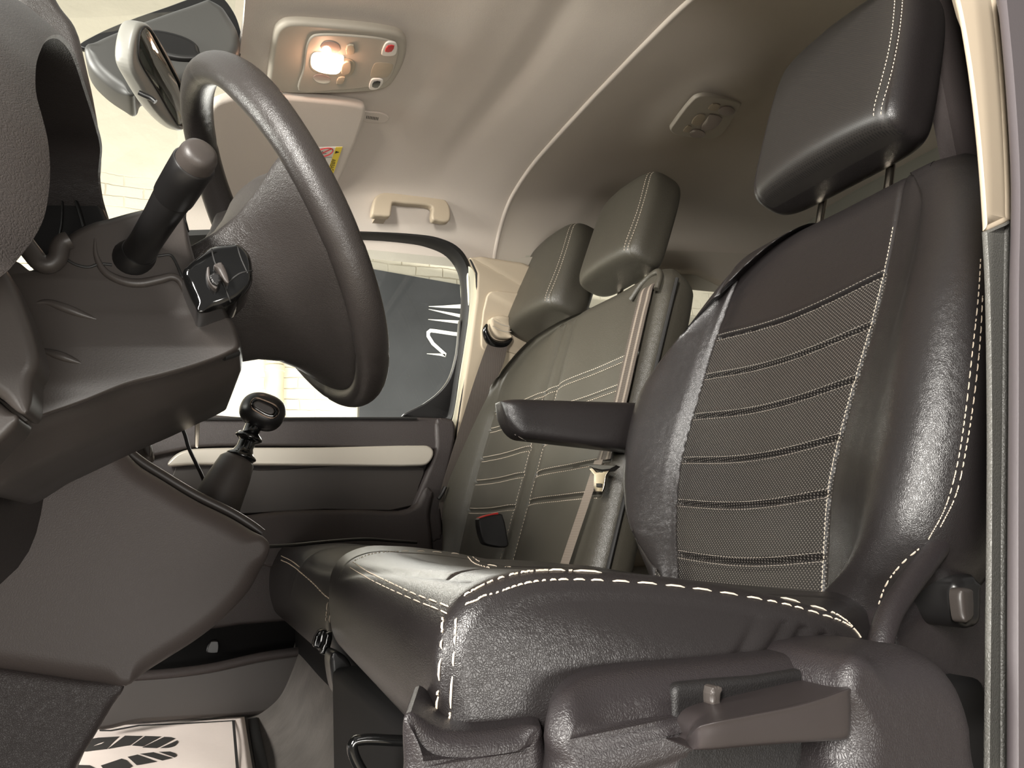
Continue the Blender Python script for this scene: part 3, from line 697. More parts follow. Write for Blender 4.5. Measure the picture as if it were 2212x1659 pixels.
LV=mat('lever_plastic',srgb(44,39,39),.38,spec=.5,bump=.06,scale=900)
st_=[((1480,1608),(1480,1601),(1482,1594),.380,.380,.382),((1490,1617),(1492,1588),(1494,1570),.367,.365,.376),((1506,1622),(1510,1570),(1512,1550),.358,.354,.373),((1535,1623),(1538,1562),(1538,1537),.355,.349,.372),((1620,1616),(1620,1546),(1620,1517),.354,.347,.372),((1720,1609),(1720,1526),(1720,1493),.353,.346,.372),((1780,1606),(1782,1508),(1782,1479),.353,.346,.372),((1826,1603),(1830,1490),(1828,1471),.354,.347,.372),((1832,1602),(1838,1490),(1835,1472),.358,.352,.374)]
rw=[]
for b_,r_,t_,yb,yr,yt in st_:
    B0,R0,T0=PY(*b_,yb),PY(*r_,yr),PY(*t_,yt); bk=lambda p:np.array([p[0],.396,p[2]])
    rw.append([bk(B0),(B0*.7+bk(B0)*.3),B0*.93+R0*.07,(B0+R0)/2+np.array([0,-.001,0]),R0*.88+B0*.12,R0,R0*.85+T0*.15,(R0+T0)/2,T0*.96+R0*.04,T0*.8+bk(T0)*.2,bk(T0)])
g2=[]; cols=[cat([r[j] for r in rw],6) for j in range(11)]
for i in range(len(cols[0])): g2.append(cat([c[i] for c in cols],4))
mb=MB(); mb.grid(g2,cu=True,caps=(1,1)); lev=mb.build('height_lever',LV,seat,sharp=50)
slab('guide_pin',[(1541,1486),(1560,1485),(1561,1500),(1556,1530),(1542,1532)],.382,.014,PLS,seat,r=.003,n=3)
rk=slab('lumbar_knob',[(2066,1262),(2078,1244),(2108,1240),(2124,1262),(2126,1330),(2118,1352),(2092,1358),(2076,1340),(2066,1300)],.46,.05,PLK,seat,r=.010,n=4)
slab('knob_grip',[(2078,1276),(2090,1270),(2104,1276),(2108,1330),(2100,1344),(2086,1344),(2080,1320)],.452,.012,PLS,rk,r=.005,n=4)
# seat side shell between backrest and base
mb=MB(); pad(mb,cat([PY(a,b,.50) for a,b in [(1925,1400),(1935,1350),(1970,1290),(2010,1230),(2060,1190),(2140,1150),(2200,1300),(2180,1480),(2000,1500),(1900,1450)]],5,True),(0,.06,0),r=.02); mb.build('back_shell',PLC,seat)
mb=MB(); mb.tube(cat([PY(a,b,Y) for a,b,Y in ((2050,1150,.475),(2000,1215,.468),(1955,1275,.462),(1918,1335,.455),(1900,1400,.45),(1895,1460,.45))],6),[.004]+[.0105]*28+[.012]*2,20); mb.build('hinge_cover',PLC,seat)
mb=MB(); mb.box((.45,.74,.27),(.26,.27,.07)); mb.box((.45,.74,.12),(.20,.22,.09)); fr=mb.build('seat_frame',DARK,seat,smooth=False); bevel(fr,.01)
mb=MB(); h=[PY(a,b,.62) for a,b in [(905,1760),(800,1690),(762,1622),(764,1604),(780,1598),(860,1600),(960,1604)]]
mb.tube(cat(h,6),.0045,12); mb.build('slide_bar',GLO,seat)
# ------------------------------------------------------------------ bench for two passengers
bench=thing('passenger_bench','double passenger bench seat in black leather beside the far door','car seat',(.45,1.55,.34))
OB=-.02
bF=[(-.24,1.84),(-.15,1.90),(-.05,1.985),(.05,2.03),(.12,2.045),(.227,2.01),(.33,1.94),(.39,1.86),(.43,1.76),(.455,1.60),(.47,1.5)]
bN=[(-.24,1.10),(.2,1.10),(.36,1.10),(.44,1.11),(.47,1.12)]
m1=[(-.24,1.50),(.055,1.513),(.2,1.528),(.382,1.531),(.47,1.53)]
m2=[(-.24,1.44),(.047,1.450),(.189,1.462),(.393,1.477),(.47,1.48)]
bl=[(-.24,1.76),(-.1,1.80),(.059,1.83),(.228,1.842),(.377,1.835),(.47,1.60)]
def bpf(s):
    f,n_=sm(bF,s),sm(bN,s); l=min(sm(bl,s),f-.05); a=sm(m1,s); b=sm(m2,s)
    k=sm([(-.24,.6),(0,1),(.2,.8),(.36,.2),(.47,0)],s)
    return [(f,-.09),(f-.002,-.055),(f-.02,-.025),(f-.06,-.012+.014*k),(l+.02,-.022+.004*k),(l,-.030),(l-.1,-.030),(a+.03,-.026),(a,-.030),((a+b)/2,-.027),(b,-.030),(b-.03,-.026),(1.30,-.032),(1.22,-.030),(n_+.06,-.027),(n_+.02,-.030),(n_+.002,-.048),(n_,-.075)]
br1=[(.246,1),(.188,2),(.180,3),(.100,2),(.098,3),(.032,2),(.022,3),(-.048,2),(-.045,3)]
def bgr(y,s):
    a,b,l=sm(m1,s),sm(m2,s),sm(bl,s); g=0
    g+=-.0025*(gsn(y-a,.004)+gsn(y-b,.004))*(1 if True else 0)-.003*gsn(y-l,.004)
    for k,w in br1:
        ok=(w==1 and b-.34<y<l) or (w==2 and a<y<l) or (w==3 and 1.13<y<b)
        if ok: g+=-.005*gsn(s-k-.006*math.sin((y-1.1)*9),.0045)
    return g
def bench_reg(y,s): return 1 if ((1.13<y<sm(m2,s) or sm(m1,s)<y<sm(bl,s)) and s<.246) else 0
bb=seat_back('backrest',bench,bF,bN,-.25,.468,bpf,[LEA2,PERF2],bench_reg,bgr,NU=300,NS=240,thick=.135,topr=.04)
B4=bvh(bb); mb=MB()
def rowB(y0,y1,s,off):
    out=[]
    for y in np.linspace(y0,y1,40):
        p=SP(y,s+.006*math.sin((y-1.1)*9)+off,.1); h=B4.ray_cast(Vector(p),Vector(-SN))
        if h[0] is not None: out.append((np.array(h[0])+SN*.0005,SN))
    return out
for k,w in br1:
    y0,y1={1:(1.14,sm(bl,k)),2:(sm(m1,k),sm(bl,k)),3:(1.14,sm(m2,k))}[w]
    for off in (.007,-.007): stitches(mb,rowB(y0+.004,y1-.004,k,off),length=.005,gap=.003,r=.0007)
for tab,o_ in ((m1,.004),(m2,-.004)):
    P=[]
    for s in np.linspace(-.23,.24,50):
        p=SP(sm(tab,s)+o_,s,.1); h=B4.ray_cast(Vector(p),Vector(-SN)); 
        if h[0] is not None: P.append((np.array(h[0])+SN*.0005,SN))
    stitches(mb,P,length=.005,gap=.003,r=.0006)
mb.build('backrest_stitching',THR,bb)
# near side of the backrest: zipped gusset
mb=MB(); rows=[]
for s in np.linspace(-.24,.425,60): 
    rows.append([SP(1.096+.004*math.cos(q),s,-.055+.004*math.sin(q)) for q in np.linspace(0,2*math.pi,8,endpoint=False)])
mb.grid(rows,cu=True,caps=(1,1)); mb.build('zip',RUB,bb)
bs=[(.72,.40),(.66,.415),(.58,.435),(.48,.452),(.40,.466),(.33,.476),(.28,.476),(.245,.468),(.222,.448),(.208,.415),(.203,.38),(.208,.345),(.222,.318),(.25,.30),(.32,.295),(.5,.31),(.66,.33),(.72,.36)]
def sinkb(y,x):
    g=.003*gsn(y-1.54,.004)+.010*gsn(y-1.54,.04)
    e=.004*gsn(x-.232,.004)
    return g+.006*gsn(y-1.3,.12)+.006*gsn(y-1.8,.12)+e
bc=cushion('cushion',bench,1.085,2.03,bs,lambda v:.02*v,lambda v:.022*v,sinkb,0,[LEA],rr=.03,botz=.30,puff=.006,NY=180)
B5=bvh(bc); mb=MB()
for dy in (0,9): stitches(mb,drape(B5,[(608,1201+dy),(630,1212+dy),(655,1232+dy),(680,1254+dy),(700,1275+dy),(716,1287+dy)]),r=.001,length=.007)
stitches(mb,drape(B5,[(709,1300),(706,1325),(705,1350)]),r=.001,length=.006); stitches(mb,drape(B5,[(716,1300),(714,1325),(712,1350)]),r=.001,length=.006)
for x_ in (732,812): stitches(mb,drape(B5,[(x_,1154),(x_+4,1160)]),r=.001,length=.006)
mb.build('cushion_stitching',THR,bc)
h1=headrest(bench,1.735,.645,-.055,.33,.285,.14,LEA2,mp=LEA2)
h2=headrest(bench,1.355,.645,-.055,.262,.25,.11,LEA2,mp=LEA2)
mb=MB(); mb.box((.46,1.56,.26),(.18,.40,.05)); fr=mb.build('bench_frame',DARK,bench,smooth=False)
# ------------------------------------------------------------------ steering wheel
WC=np.array([.0987,.778,.833]); WN=nrm([.880,-.022,.475]); WU=nrm([-.475,0,.880]); RR=.185   # WN faces the driver
wheel=thing('steering_wheel','black leather steering wheel with grained rim and broad rear cover','steering wheel',tuple(WC))
def WP(y,u,n): return WC+SY*y+WU*u+WN*n
def rimpt(a):     # slightly flattened at the bottom
    y=RR*math.sin(a); u=RR*math.cos(a)
    pass
    return WP(y,u,0)
mb=MB(); N_=160; path=[rimpt(2*math.pi*k/N_) for k in range(N_)]
rows=[]
for k in range(N_):
    t=nrm(path[(k+1)%N_]-path[k-1]); a=WN; b=np.cross(t,a); ang=2*math.pi*k/N_
    g=1
    for sa in (.42,-.42,1.95,-1.95,2.62,-2.62):
        d=((ang-sa+math.pi)%(2*math.pi)-math.pi); g-=.075*gsn(d,.016)
    fat=1+.10*sum(gsn(((ang-q+math.pi)%(2*math.pi)-math.pi),.25) for q in (1.05,-1.05))
    rows.append([path[k]+(math.cos(q)*a*.0175+math.sin(q)*b*.0155)*g*fat for q in [2*math.pi*j/28 for j in range(28)]])
mb.grid(rows,cu=True,cv=True); WLEA=mat('wheel_leather',srgb(46,42,40),.38,bump=.2,scale=600,kind='leather',spec=.5)
rim=mb.build('rim',WLEA,wheel,sharp=80); WCOV=mat('wheel_cover_grain',srgb(50,46,44),.42,bump=.3,scale=520,kind='leather',spec=.5)
# spoke / hub body : one plate with side spokes and broad lower web, thick and dished
def wplate(pts,n0,th,r,m,name,par,steps=8):
    P=[WP(y,u,n0) for y,u in cat([np.array(p) for p in pts],8,True)]; mb=MB(); pad(mb,P,-WN*th,r=r,steps=steps,rback=r*.6); return mb.build(name,m,par,sharp=70)
half=[(0,.072),(.05,.070),(.09,.064),(.130,.058),(.165,.070),(.178,.050),(.182,.0),(.172,-.05),(.148,-.098),(.112,-.138),(.070,-.165),(.03,-.176)]
pts=half+[(-y,u) for y,u in half[::-1][:-1]]
cr_,sr_=math.cos(math.radians(15)),math.sin(math.radians(15)); pts=[(y*cr_-u*sr_,u*cr_+y*sr_) for y,u in pts]
out_=resample(cat([np.array(p) for p in pts],8,True),160,True)
rows=[]
for sc_,n_ in ((.90,.012),(.97,.010),(1,.004),(1.0,-.004),(.975,-.012),(.93,-.018),(.85,-.026),(.74,-.038),(.62,-.056),(.54,-.078),(.50,-.10),(.47,-.125)):
    rows.append([WP(y*sc_,u*sc_-.015*(1-sc_),n_) for y,u in out_])
mb=MB(); mb.grid(rows,cu=True); n=160
for rw,bs_ in ((rows[0],0),(rows[-1],(len(rows)-1)*n)):
    for tri in tessellate_polygon([[Vector((float(p@SY),float(p@WU),0)) for p in rw]]): mb.f.append(tuple(bs_+i for i in tri))
mb.build('spokes',WCOV,wheel,sharp=80)
hub=wplate([(0,.060),(.06,.058),(.088,.03),(.090,-.02),(.072,-.075),(.04,-.10),(0,-.105),(-.04,-.10),(-.072,-.075),(-.090,-.02),(-.088,.03),(-.06,.058)],.030,.02,.010,WLEA,'hub',wheel)
# ------------------------------------------------------------------ steering column shroud
colm=thing('steering_column','dark plastic steering column shroud behind the wheel','steering column',tuple(PY(300,720,.7)))
fo=[(-60,560),(20,560),(60,585),(110,560),(150,508),(200,482),(232,474),(290,458),(345,447),(400,440),(402,470),(410,520),(424,570),(440,620),(470,662),(500,690),(516,730),(518,752),(500,765),(440,790),(360,815),(270,838),(180,872),(80,905),(-60,950)]
fb=[(-60,560),(20,560),(60,585),(110,560),(150,508),(200,482),(232,474),(290,458),(345,447),(400,440),(402,470),(410,520),(424,570),(440,620),(470,662),(500,690),(519,735),(521,800),(505,812),(440,842),(360,878),(270,915),(180,955),(80,1000),(-60,1060)]
A=[np.array(p,float) for p in fo]; Bq=[np.array(p,float) for p in fb]
A=cat(A,6,True); Bq=cat(Bq,6,True)
def off2(P,d):
    c=sum(P)/len(P); return [c+(p-c)*(1-d/np.linalg.norm(p-c)) for p in P]
rows=[[PY(a,b,.585) for a,b in off2(A,14)],[PY(a,b,.5855) for a,b in off2(A,9)],[PY(a,b,.588) for a,b in off2(A,4)],[PY(a,b,.593) for a,b in off2(A,1)],[PY(a,b,.600) for a,b in A]]
Q=[PY(a,b,.655) for a,b in Bq]; R_=rows[-1]
for t in (.33,.66,.9): rows.append([r*(1-t)+q*t for r,q in zip(R_,Q)])
rows.append(Q)
for y in (.70,.78,.86): rows.append([q+np.array([0,y-.655,0]) for q in Q])
rows.append([q*1.0+np.array([0,.875-.655,0])-(q-sum(Q)/len(Q))*.06 for q in Q])
mb=MB()
n0=0; pad_rows=rows
mb.grid(pad_rows,cu=True); n=len(rows[0])
for rw,bs_ in ((rows[0],0),(rows[-1],(len(rows)-1)*n)):
    for tri in tessellate_polygon([[Vector((float(p[0]),float(p[2]),0)) for p in rw]]): mb.f.append(tuple(bs_+i for i in tri))
sh=mb.build('shroud',PLS,colm,sharp=70)
B6=bvh(sh)
def line_on(bv,pix,r,name,m,par,lift=.0):
    P=drape(bv,pix,lift=lift,step=4); mb=MB()
    if len(P)>2: mb.tube([p for p,_ in P],r,8); return mb.build(name,m,par)
line_on(B6,[(143,560),(165,572),(192,577),(215,570),(242,572)],.0011,'joint_line',RUB,colm)
line_on(B6,[(340,553),(368,551),(376,560),(390,590),(398,610)],.0011,'joint_line',RUB,colm)
line_on(B6,[(398,470),(412,520),(428,560)],.0012,'joint_line',RUB,colm)
# raised lip round the stalk opening and press ribs
mb=MB()
P=drape(B6,[(205,515),(207,550),(225,585),(262,606),(300,612),(345,604),(372,598),(388,606),(404,640),(425,676)],lift=.0,step=5); mb.tube([p for p,_ in P],[.0006+.0032*math.sin(math.pi*i/(len(P)-1)) for i in range(len(P))],10); mb.build('raised_lip',PLS,colm)
for pp_ in ([(70,655),(100,652),(140,665),(180,680),(215,691)],[(82,752),(120,765),(180,786)]):
    P=drape(B6,pp_,lift=-.001,step=5); mb=MB(); mb.tube([p for p,_ in P],[.0006+.0030*math.sin(math.pi*i/(len(P)-1)) for i in range(len(P))],10); mb.build('press_rib',PLS,colm)
mb=MB(); P=drape(B6,[(484,773),(500,768),(514,763)],lift=-.001,step=5); mb.tube([p for p,_ in P],.0035,10); mb.build('slot',RUB,colm)
# bezel and stalk
c=PY(292,567,.588); 
def disk(c,n,r0,prof,m,name,par,seg=40):
    n=nrm(n); a=nrm(np.cross(n,[0,0,1.])); b=np.cross(n,a); mb=MB()
    mb.grid([[np.array(c)+n*h+(a*math.cos(q)+b*math.sin(q))*r for q in np.linspace(0,2*math.pi,seg,endpoint=False)] for r,h in prof],cu=True,caps=(1,1)); return mb.build(name,m,par)
stalk=thing('indicator_stalk','black column stalk with a rounded switch tip pointing up towards the windscreen','switch',tuple(c))
disk(c,(0,-1,0),.02,[(.0205,-.004),(.0215,.0),(.021,.0025),(.0185,.003),(.0180,.0005),(.0172,.0)],GLO,'bezel',stalk)
P0=PY(290,562,.592); P1=PY(372,420,.515); P2=PY(430,335,.478); d=nrm(P2-P0)
L=np.linalg.norm(P2-P0)
mb=MB(); mb.tube([P0+d*L*t for t in (0,.06,.2,.45,.62,.64)],[.0125,.0120,.0112,.0118,.0128,.0120],28); mb.build('arm',PLK,stalk)
mb=MB(); mb.tube([P0+d*L*t for t in (.64,.645,.66,.80,.93,.94)],[.0125,.0136,.0138,.0140,.0140,.0130],28); mb.build('dial',PLK,stalk)
mb=MB(); mb.tube([P0+d*L*t for t in (.935,.94,1.0,1.03,1.045,1.05)],[.0118,.0126,.0122,.0108,.0075,.002],28); mb.build('end_button',PLS,stalk)
mb=MB(); mb.tube([P0-d*.002,P0+d*.004,P0+d*.012],[.0165,.0160,.0125],28); mb.build('boot',PLK,stalk)
# audio pod behind the wheel
pod=thing('audio_control_pod','glossy black multi-button audio pod beside the steering wheel','switch',tuple(PY(470,600,.55)))
P=pxo([(394,588),(402,572),(430,548),(456,530),(490,524),(520,526),(540,545),(547,580),(545,610),(520,640),(498,654),(470,664),(430,675),(420,655),(405,622)],.545,5)
mb=MB(); pad(mb,P,(0,.05,0),r=.007,steps=8); pb=mb.build('pod_body',GLO,pod); B7=bvh(pb)
slab('scroll_wheel',[(452,596),(462,588),(474,592),(478,606),(470,616),(458,612)],.535,.012,PLK,pod,r=.003,n=3)
slab('rocker_button',[(462,572),(478,566),(492,590),(494,612),(484,606),(470,584)],.538,.012,PLS,pod,r=.003,n=3)
slab('scroll_bracket',[(447,578),(452,576),(456,604),(470,620),(466,624),(450,606)],.537,.010,PLS,pod,r=.002,n=3)
for l in ([(456,530),(462,560),(478,600),(498,652)],[(512,528),(520,556),(535,590)],[(490,612),(520,590),(545,585)]): line_on(B7,l,.0007,'button_gap',RUB,pod)
P=drape(B7,[(400,574),(430,549),(456,531),(490,525),(520,528),(540,548)],lift=-.0002,step=4)
# ------------------------------------------------------------------ instrument hood, dashboard, centre stack
dash=thing('dashboard','dark brown-grey dashboard with instrument hood and broad centre stack','dashboard',tuple(PY(100,900,.8)))
rim_=[((-60,640),.40),((5,592),.42),((22,575),.43),((62,525),.44),((86,480),.45),((97,430),.46),((101,370),.47),((96,310),.48),((84,260),.49),((72,215),.50),((70,165),.52),((78,125),.56),((100,86),.62),((128,84),.68),((155,118),.74),((180,190),.80),((205,270),.86),((216,320),.90),((212,380),.93),((218,430),.95),((232,478),.97)]
Rm=[PY(p[0],p[1],y) for p,y in rim_]; cc=np.array([-.1,.70,.80])
Rm=cat(Rm,6); n=len(Rm); rows=[]
def outw(i,d):
    p=Rm[i]; v=p-np.array([p[0],.70,.66]); v[0]=0; return p+nrm(v)*d
lipc=[]
rows.append([outw(i,-.004)+np.array([-.16,0,-.015]) for i in range(n)])
rows.append([outw(i,-.003)+np.array([-.02,0,0]) for i in range(n)])
rows.append([outw(i,-.001) for i in range(n)])
rows.append([outw(i,.003)+np.array([.002,0,0]) for i in range(n)])
rows.append([outw(i,.008)+np.array([-.003,0,0]) for i in range(n)])
for dx,do in ((-.02,.022),(-.05,.040),(-.10,.058),(-.17,.066),(-.26,.05),(-.36,.02)): rows.append([outw(i,do)+np.array([dx,0,-.0]) for i in range(n)])
mb=MB(); mb.grid(rows); HOOD=mat('dash_top_plastic',srgb(50,45,43),.5,bump=.3,scale=500,kind='leather'); mb.build('instrument_hood',HOOD,dash)
mb=MB(); mb.box((-.20,.72,.74),(.02,.24,.13)); mb.build('instrument_panel',DARK,dash,smooth=False)
# dash top beyond the hood, dark slope with two wire-like grooves, seen against the windscreen
slab('hood_inner_side',[(60,200),(80,120),(104,90),(135,110),(165,180),(190,260),(214,330),(211,385),(216,430),(236,480),(240,600),(120,620),(60,560)],.955,.02,PLK,dash,r=.006,n=4)
slab('hood_outer_top',[(60,-80),(100,-40),(130,10),(160,50),(185,140),(204,230),(214,310),(213,350),(208,400),(214,440),(230,478),(120,500),(40,300)],.985,.03,HOOD,dash,r=.01,n=4)
line=[(130,380),(150,420),(165,450),(177,490)]
mb=MB(); mb.tube(cat([PY(a,b,.952) for a,b in [(140,385),(158,420),(170,450),(182,490)]],5),.0022,8); mb.build('groove',DARK,dash)
mb=MB(); mb.tube(cat([PY(a,b,.952) for a,b in [(118,370),(134,430),(134,480),(128,515)]],5),.0014,8); mb.build('groove',DARK,dash)
# latch-like lever left of the shroud
mb=MB(); mb.tube(cat([PY(a,b,.578) for a,b in [(52,525),(70,545),(85,565),(104,572),(122,560),(128,535),(134,522),(148,518)]],6),[.006,.006,.006,.006,.0065,.007,.007,.007,.008]*6+[.008],12) if False else mb.tube(resample(cat([PY(a,b,.578) for a,b in [(52,525),(70,548),(88,568),(106,572),(124,558),(128,538),(136,524),(150,518)]],6),40),.0065,12); mb.build('latch_lever',PLS,dash)
# lower driver side panels (near)
slab('side_panel',[(-120,545),(-20,560),(8,575),(36,625),(58,680),(76,735),(83,772),(80,790),(70,812),(68,850),(66,872),(56,894),(40,890),(0,858),(-120,760)],.47,.04,PLS,dash,r=.006,n=4)
slab('side_panel_lower',[(-120,775),(-10,862),(22,888),(40,900),(30,925),(0,955),(-120,1060)],.475,.04,PLS,dash,r=.005,n=4,smooth=True)
# centre stack: the broad tapered body that carries the gear lever
co=[(-420,900),(-100,905),(120,905),(225,905),(250,925),(258,950),(272,975),(300,1004),(350,1035),(420,1078),(500,1118),(550,1148),(574,1162),(584,1176),(582,1198),(566,1232),(545,1272),(512,1312),(470,1352),(420,1390),(360,1428),(300,1466),(278,1482),(262,1486),(180,1478),(90,1465),(0,1452),(-200,1430),(-420,1410)]
P=[PY(a,b,.98) for a,b in cat([np.array(p,float) for p in co],6,True)]
mb=MB(); pad(mb,P,(0,.34,0),r=.024,steps=10,rback=.02); STK=mat('centre_stack_plastic',srgb(80,72,69),.55,bump=.15,scale=380,kind='leather'); stk=mb.build('centre_stack',STK,dash,sharp=70)
slab('stack_foot',[(-420,1400),(0,1440),(180,1466),(262,1474),(266,1490),(240,1530),(205,1590),(165,1655),(110,1760),(-420,1760)],.995,.30,PLB,dash,r=.012,n=3)
mb=MB(); mb.tube(cat([PY(a,b,1.02) for a,b in [(262,940),(272,968),(300,994),(350,1026),(420,1068),(500,1108),(545,1136),(566,1152)]],5),.006,10); mb.build('stack_edging',PLS,dash)
B8=bvh(stk)
# passenger side of the dashboard
mb=MB()
rows=[]
for y in np.linspace(.5,1.95,40):
    c=abs(y-1.2)/.75
    rows.append([np.array(q) for q in cat([np.array(p) for p in [(-.75,y,.80),(-.5,y,.83),(-.25,y,.80),(-.13-.05*c,y,.77),(-.105-.05*c,y,.72),(-.12-.05*c,y,.62),(-.16,y,.50),(-.30,y,.42),(-.5,y,.36)]],6)])
mb.grid(rows); mb.build('dash_body',HOOD,dash)
mb=MB(); mb.grid([[PY(290,930,1.5)+np.array([.000,0,0])+np.array([0,0,0])+np.array([.012*math.cos(q),.0,.04*math.sin(q)]) + np.array([-.06*t,.02*t,0]) for q in np.linspace(0,2*math.pi,24,endpoint=False)] for t in (0,1)],cu=True,caps=(1,1)); mb.build('air_vent',PLK,dash)
slab('vent_housing',[(262,905),(285,903),(305,915),(322,945),(330,985),(320,990),(296,978),(278,955),(264,930)],1.60,.10,PLS,dash,r=.012,n=4)
slab('vent_blade',[(268,905),(276,905),(284,940),(286,975),(280,972),(272,940)],1.585,.02,SIL,dash,r=.002,n=3)
slab('vent_knob',[(306,945),(314,940),(322,952),(326,975),(322,986),(314,980),(308,962)],1.575,.02,PLS,dash,r=.004,n=3)
# ------------------------------------------------------------------ gear lever
gl=thing('gear_lever','black gear lever with glossy knob and smooth sleeve rising from the centre stack','gear lever',tuple(PY(480,1090,1.18)))
gy=1.16
def pt(a,b,dy=0): return PY(a,b,gy+dy)
mb=MB(); ax_=[pt(456,1120),pt(470,1082),pt(498,1026),pt(512,996),pt(518,984)]
mb.tube(ax_,[.040,.035,.030,.026,.018],32); mb.build('sleeve',LEA2 if False else PLS,gl,sharp=80)
cA=pt(514,1004); cB=pt(556,900); mb=MB(); mb.tube([cA+(cB-cA)*t for t in (0,.13,.16,.19,.25,.36,.48,.51,.54,.57,.62,.66,.8,1)],[.017,.020,.0225,.0225,.016,.0125,.0125,.017,.0205,.0205,.017,.0125,.0125,.014],32); mb.build('collar',GLO,gl,sharp=60)
kc=pt(567,889); ka=nrm(PY(610,905,gy)-PY(523,872,gy)); kb_=np.cross(ka,SY); rows=[]
for i in range(25):
    f=-math.pi/2+math.pi*i/24; rows.append([])
    for q in np.linspace(0,2*math.pi,40,endpoint=False):
        pw=lambda v,e:abs(v)**e*(1 if v>=0 else -1)
        cf=max(.001,math.cos(f))**.75; rows[-1].append(kc+SY*.029*pw(math.sin(f),.8)+ka*.0345*cf*pw(math.cos(q),.85)+kb_*.0285*cf*pw(math.sin(q),.85)*(1+.06*math.cos(q)))
mb=MB(); mb.grid(rows,cu=True,caps=(1,1)); kn=mb.build('knob',PLK,gl,sharp=80)
mb=MB(); oval=[(543,868),(552,860),(575,866),(596,877),(602,890),(594,902),(580,902),(556,890),(543,880)]
P=[PY(a,b,gy-.032) for a,b in cat([np.array(p,float) for p in oval],6,True)]
pad(mb,P,(0,.012,0),r=.004,steps=5); kb=mb.build('knob_badge',GLO,kn)
mb=MB(); P=[PY(a,b,gy-.0345) for a,b in cat([np.array(p,float) for p in [(548,871),(556,866),(574,872),(590,881),(593,889),(588,895),(576,893),(558,884),(549,878)]],6,True)]; pad(mb,P,(0,.006,0),r=.002); mb.build('badge_inset',PLS,kb)
mb=MB(); Pq=cat([PY(a,b,gy-.0335) for a,b in oval],6,True); mb.tube(Pq+[Pq[0]],.0012,8); mb.build('badge_ring',mat('dark_chrome',srgb(150,135,128),.15,metal=1),kb)
# key hanging below the column
key=thing('ignition_key','black-headed key with a long steel blade hanging below the steering column','key',tuple(PY(430,870,.95)))
slab('key_head',[(405,830),(455,832),(455,880),(450,889),(436,897),(420,896),(408,887),(404,876)],.93,.012,PLK,key,r=.004,n=3)
slab('key_blade',[(421,896),(432,896),(431,940),(429,965),(426,968),(421,965)],.934,.003,STEEL,key,r=.0006,n=2,smooth=False)
mb=MB(); mb.tube(cat([PY(a,b,1.3) for a,b in [(342,884),(362,890),(383,908),(398,935),(408,968),(424,1002),(438,1032),(446,1060)]],6),.0030,8); cb=mb.build('charging_cable',PLK); tag(cb,'thin black cable arching from the dashboard down to the gear lever','cable')
mb=MB(); mb.tube(cat([np.array(p) for p in [PY(560,1180,1.35),PY(590,1180,1.42),PY(640,1177,1.5),PY(700,1171,1.52),PY(760,1166,1.55),PY(800,1165,1.58),PY(840,1168,1.6),PY(900,1172,1.62)]],6),.0036,8); cb=mb.build('power_cable',PLK); tag(cb,'thin black cable lying across the far passenger cushion from the centre stack','cable')
# ------------------------------------------------------------------ seat belts
def ribbon(mb,pts,wpx,Yl,th=.0012,stripes=None):
    """pts pixel centres with depth list; width px"""
    L=[];R_=[]
    q=cat([np.array([a,b,w,y],float) for (a,b),w,y in zip(pts,wpx,Yl)],6)
    for i in range(len(q)):
        t=q[min(i+1,len(q)-1)][:2]-q[max(i-1,0)][:2]; t/=np.linalg.norm(t)+1e-9; n=np.array([-t[1],t[0]])
        a=q[i][:2]+n*q[i][2]/2; b=q[i][:2]-n*q[i][2]/2
        L.append(PY(a[0],a[1],q[i][3])); R_.append(PY(b[0],b[1],q[i][3]))
    d=np.array([0,th,0]); mb.grid([[l,(l+r)/2+np.array([0,-.0008,0]),r,r+d,l+d] for l,r in zip(L,R_)],cu=True,caps=(1,1)); return mb
belt=thing('passenger_seat_belt','dark brown seat belt hanging from a beige adjuster on the far pillar','seat belt',tuple(PY(1080,730,1.86)))
mb=MB(); ribbon(mb,[(1076,742),(1068,770),(1045,830),(1010,930),(980,1010),(962,1060),(954,1100)],[42,47,43,36,26,19,13],[1.87,1.87,1.885,1.92,1.945,1.955,1.96]); mb.build('webbing',WEB,belt)
mb=MB(); sideslab(mb,[(1052,640),(1062,629),(1112,632),(1150,640),(1150,770),(1100,760),(1048,756),(1040,745)],.02,-.026,r=.004,n=3); mb.build('adjuster_plate',TRIM,belt)
mb=MB(); sideslab(mb,[(1063,686),(1080,680),(1100,684),(1106,700),(1104,718),(1106,728),(1092,730),(1078,726),(1066,712),(1062,700)],.03,-.055,r=.010,n=4); mb.build('adjuster_button',TRIM,belt)
for l in ([(1066,693),(1080,700),(1094,704),(1105,705)],[(1064,704),(1078,712),(1092,716),(1104,716)]):
    mb=MB(); mb.tube(cat([PS(a,b,-.0555) for a,b in l],5),.0014,8); mb.build('button_step',TRIMG,belt)
mb=MB(); mb.tube(resample(cat([PS(a,b,-.040) for a,b in [(1052,700),(1048,712),(1052,728),(1062,740),(1080,745),(1094,742),(1106,732)]],5),30),[.003+.010*math.sin(math.pi*i/29)**.7 for i in range(30)],12); mb.build('belt_guide',GLO,belt)
mb=MB(); ribbon(mb,[(954,1085),(960,1130),(966,1170)],[10,9,8],[1.94,1.94,1.94]); mb.build('lower_webbing',WEB,belt)
mb=MB(); mb.tube(cat([PY(a,b,1.93) for a,b in [(947,1078),(955,1066),(962,1052)]],4),.006,8); mb.build('belt_stop',PLK,belt)
mbelt=thing('middle_seat_belt','pale seat belt coming over the bench shoulder behind the armrest','seat belt',tuple(SP(1.14,.40,0)))
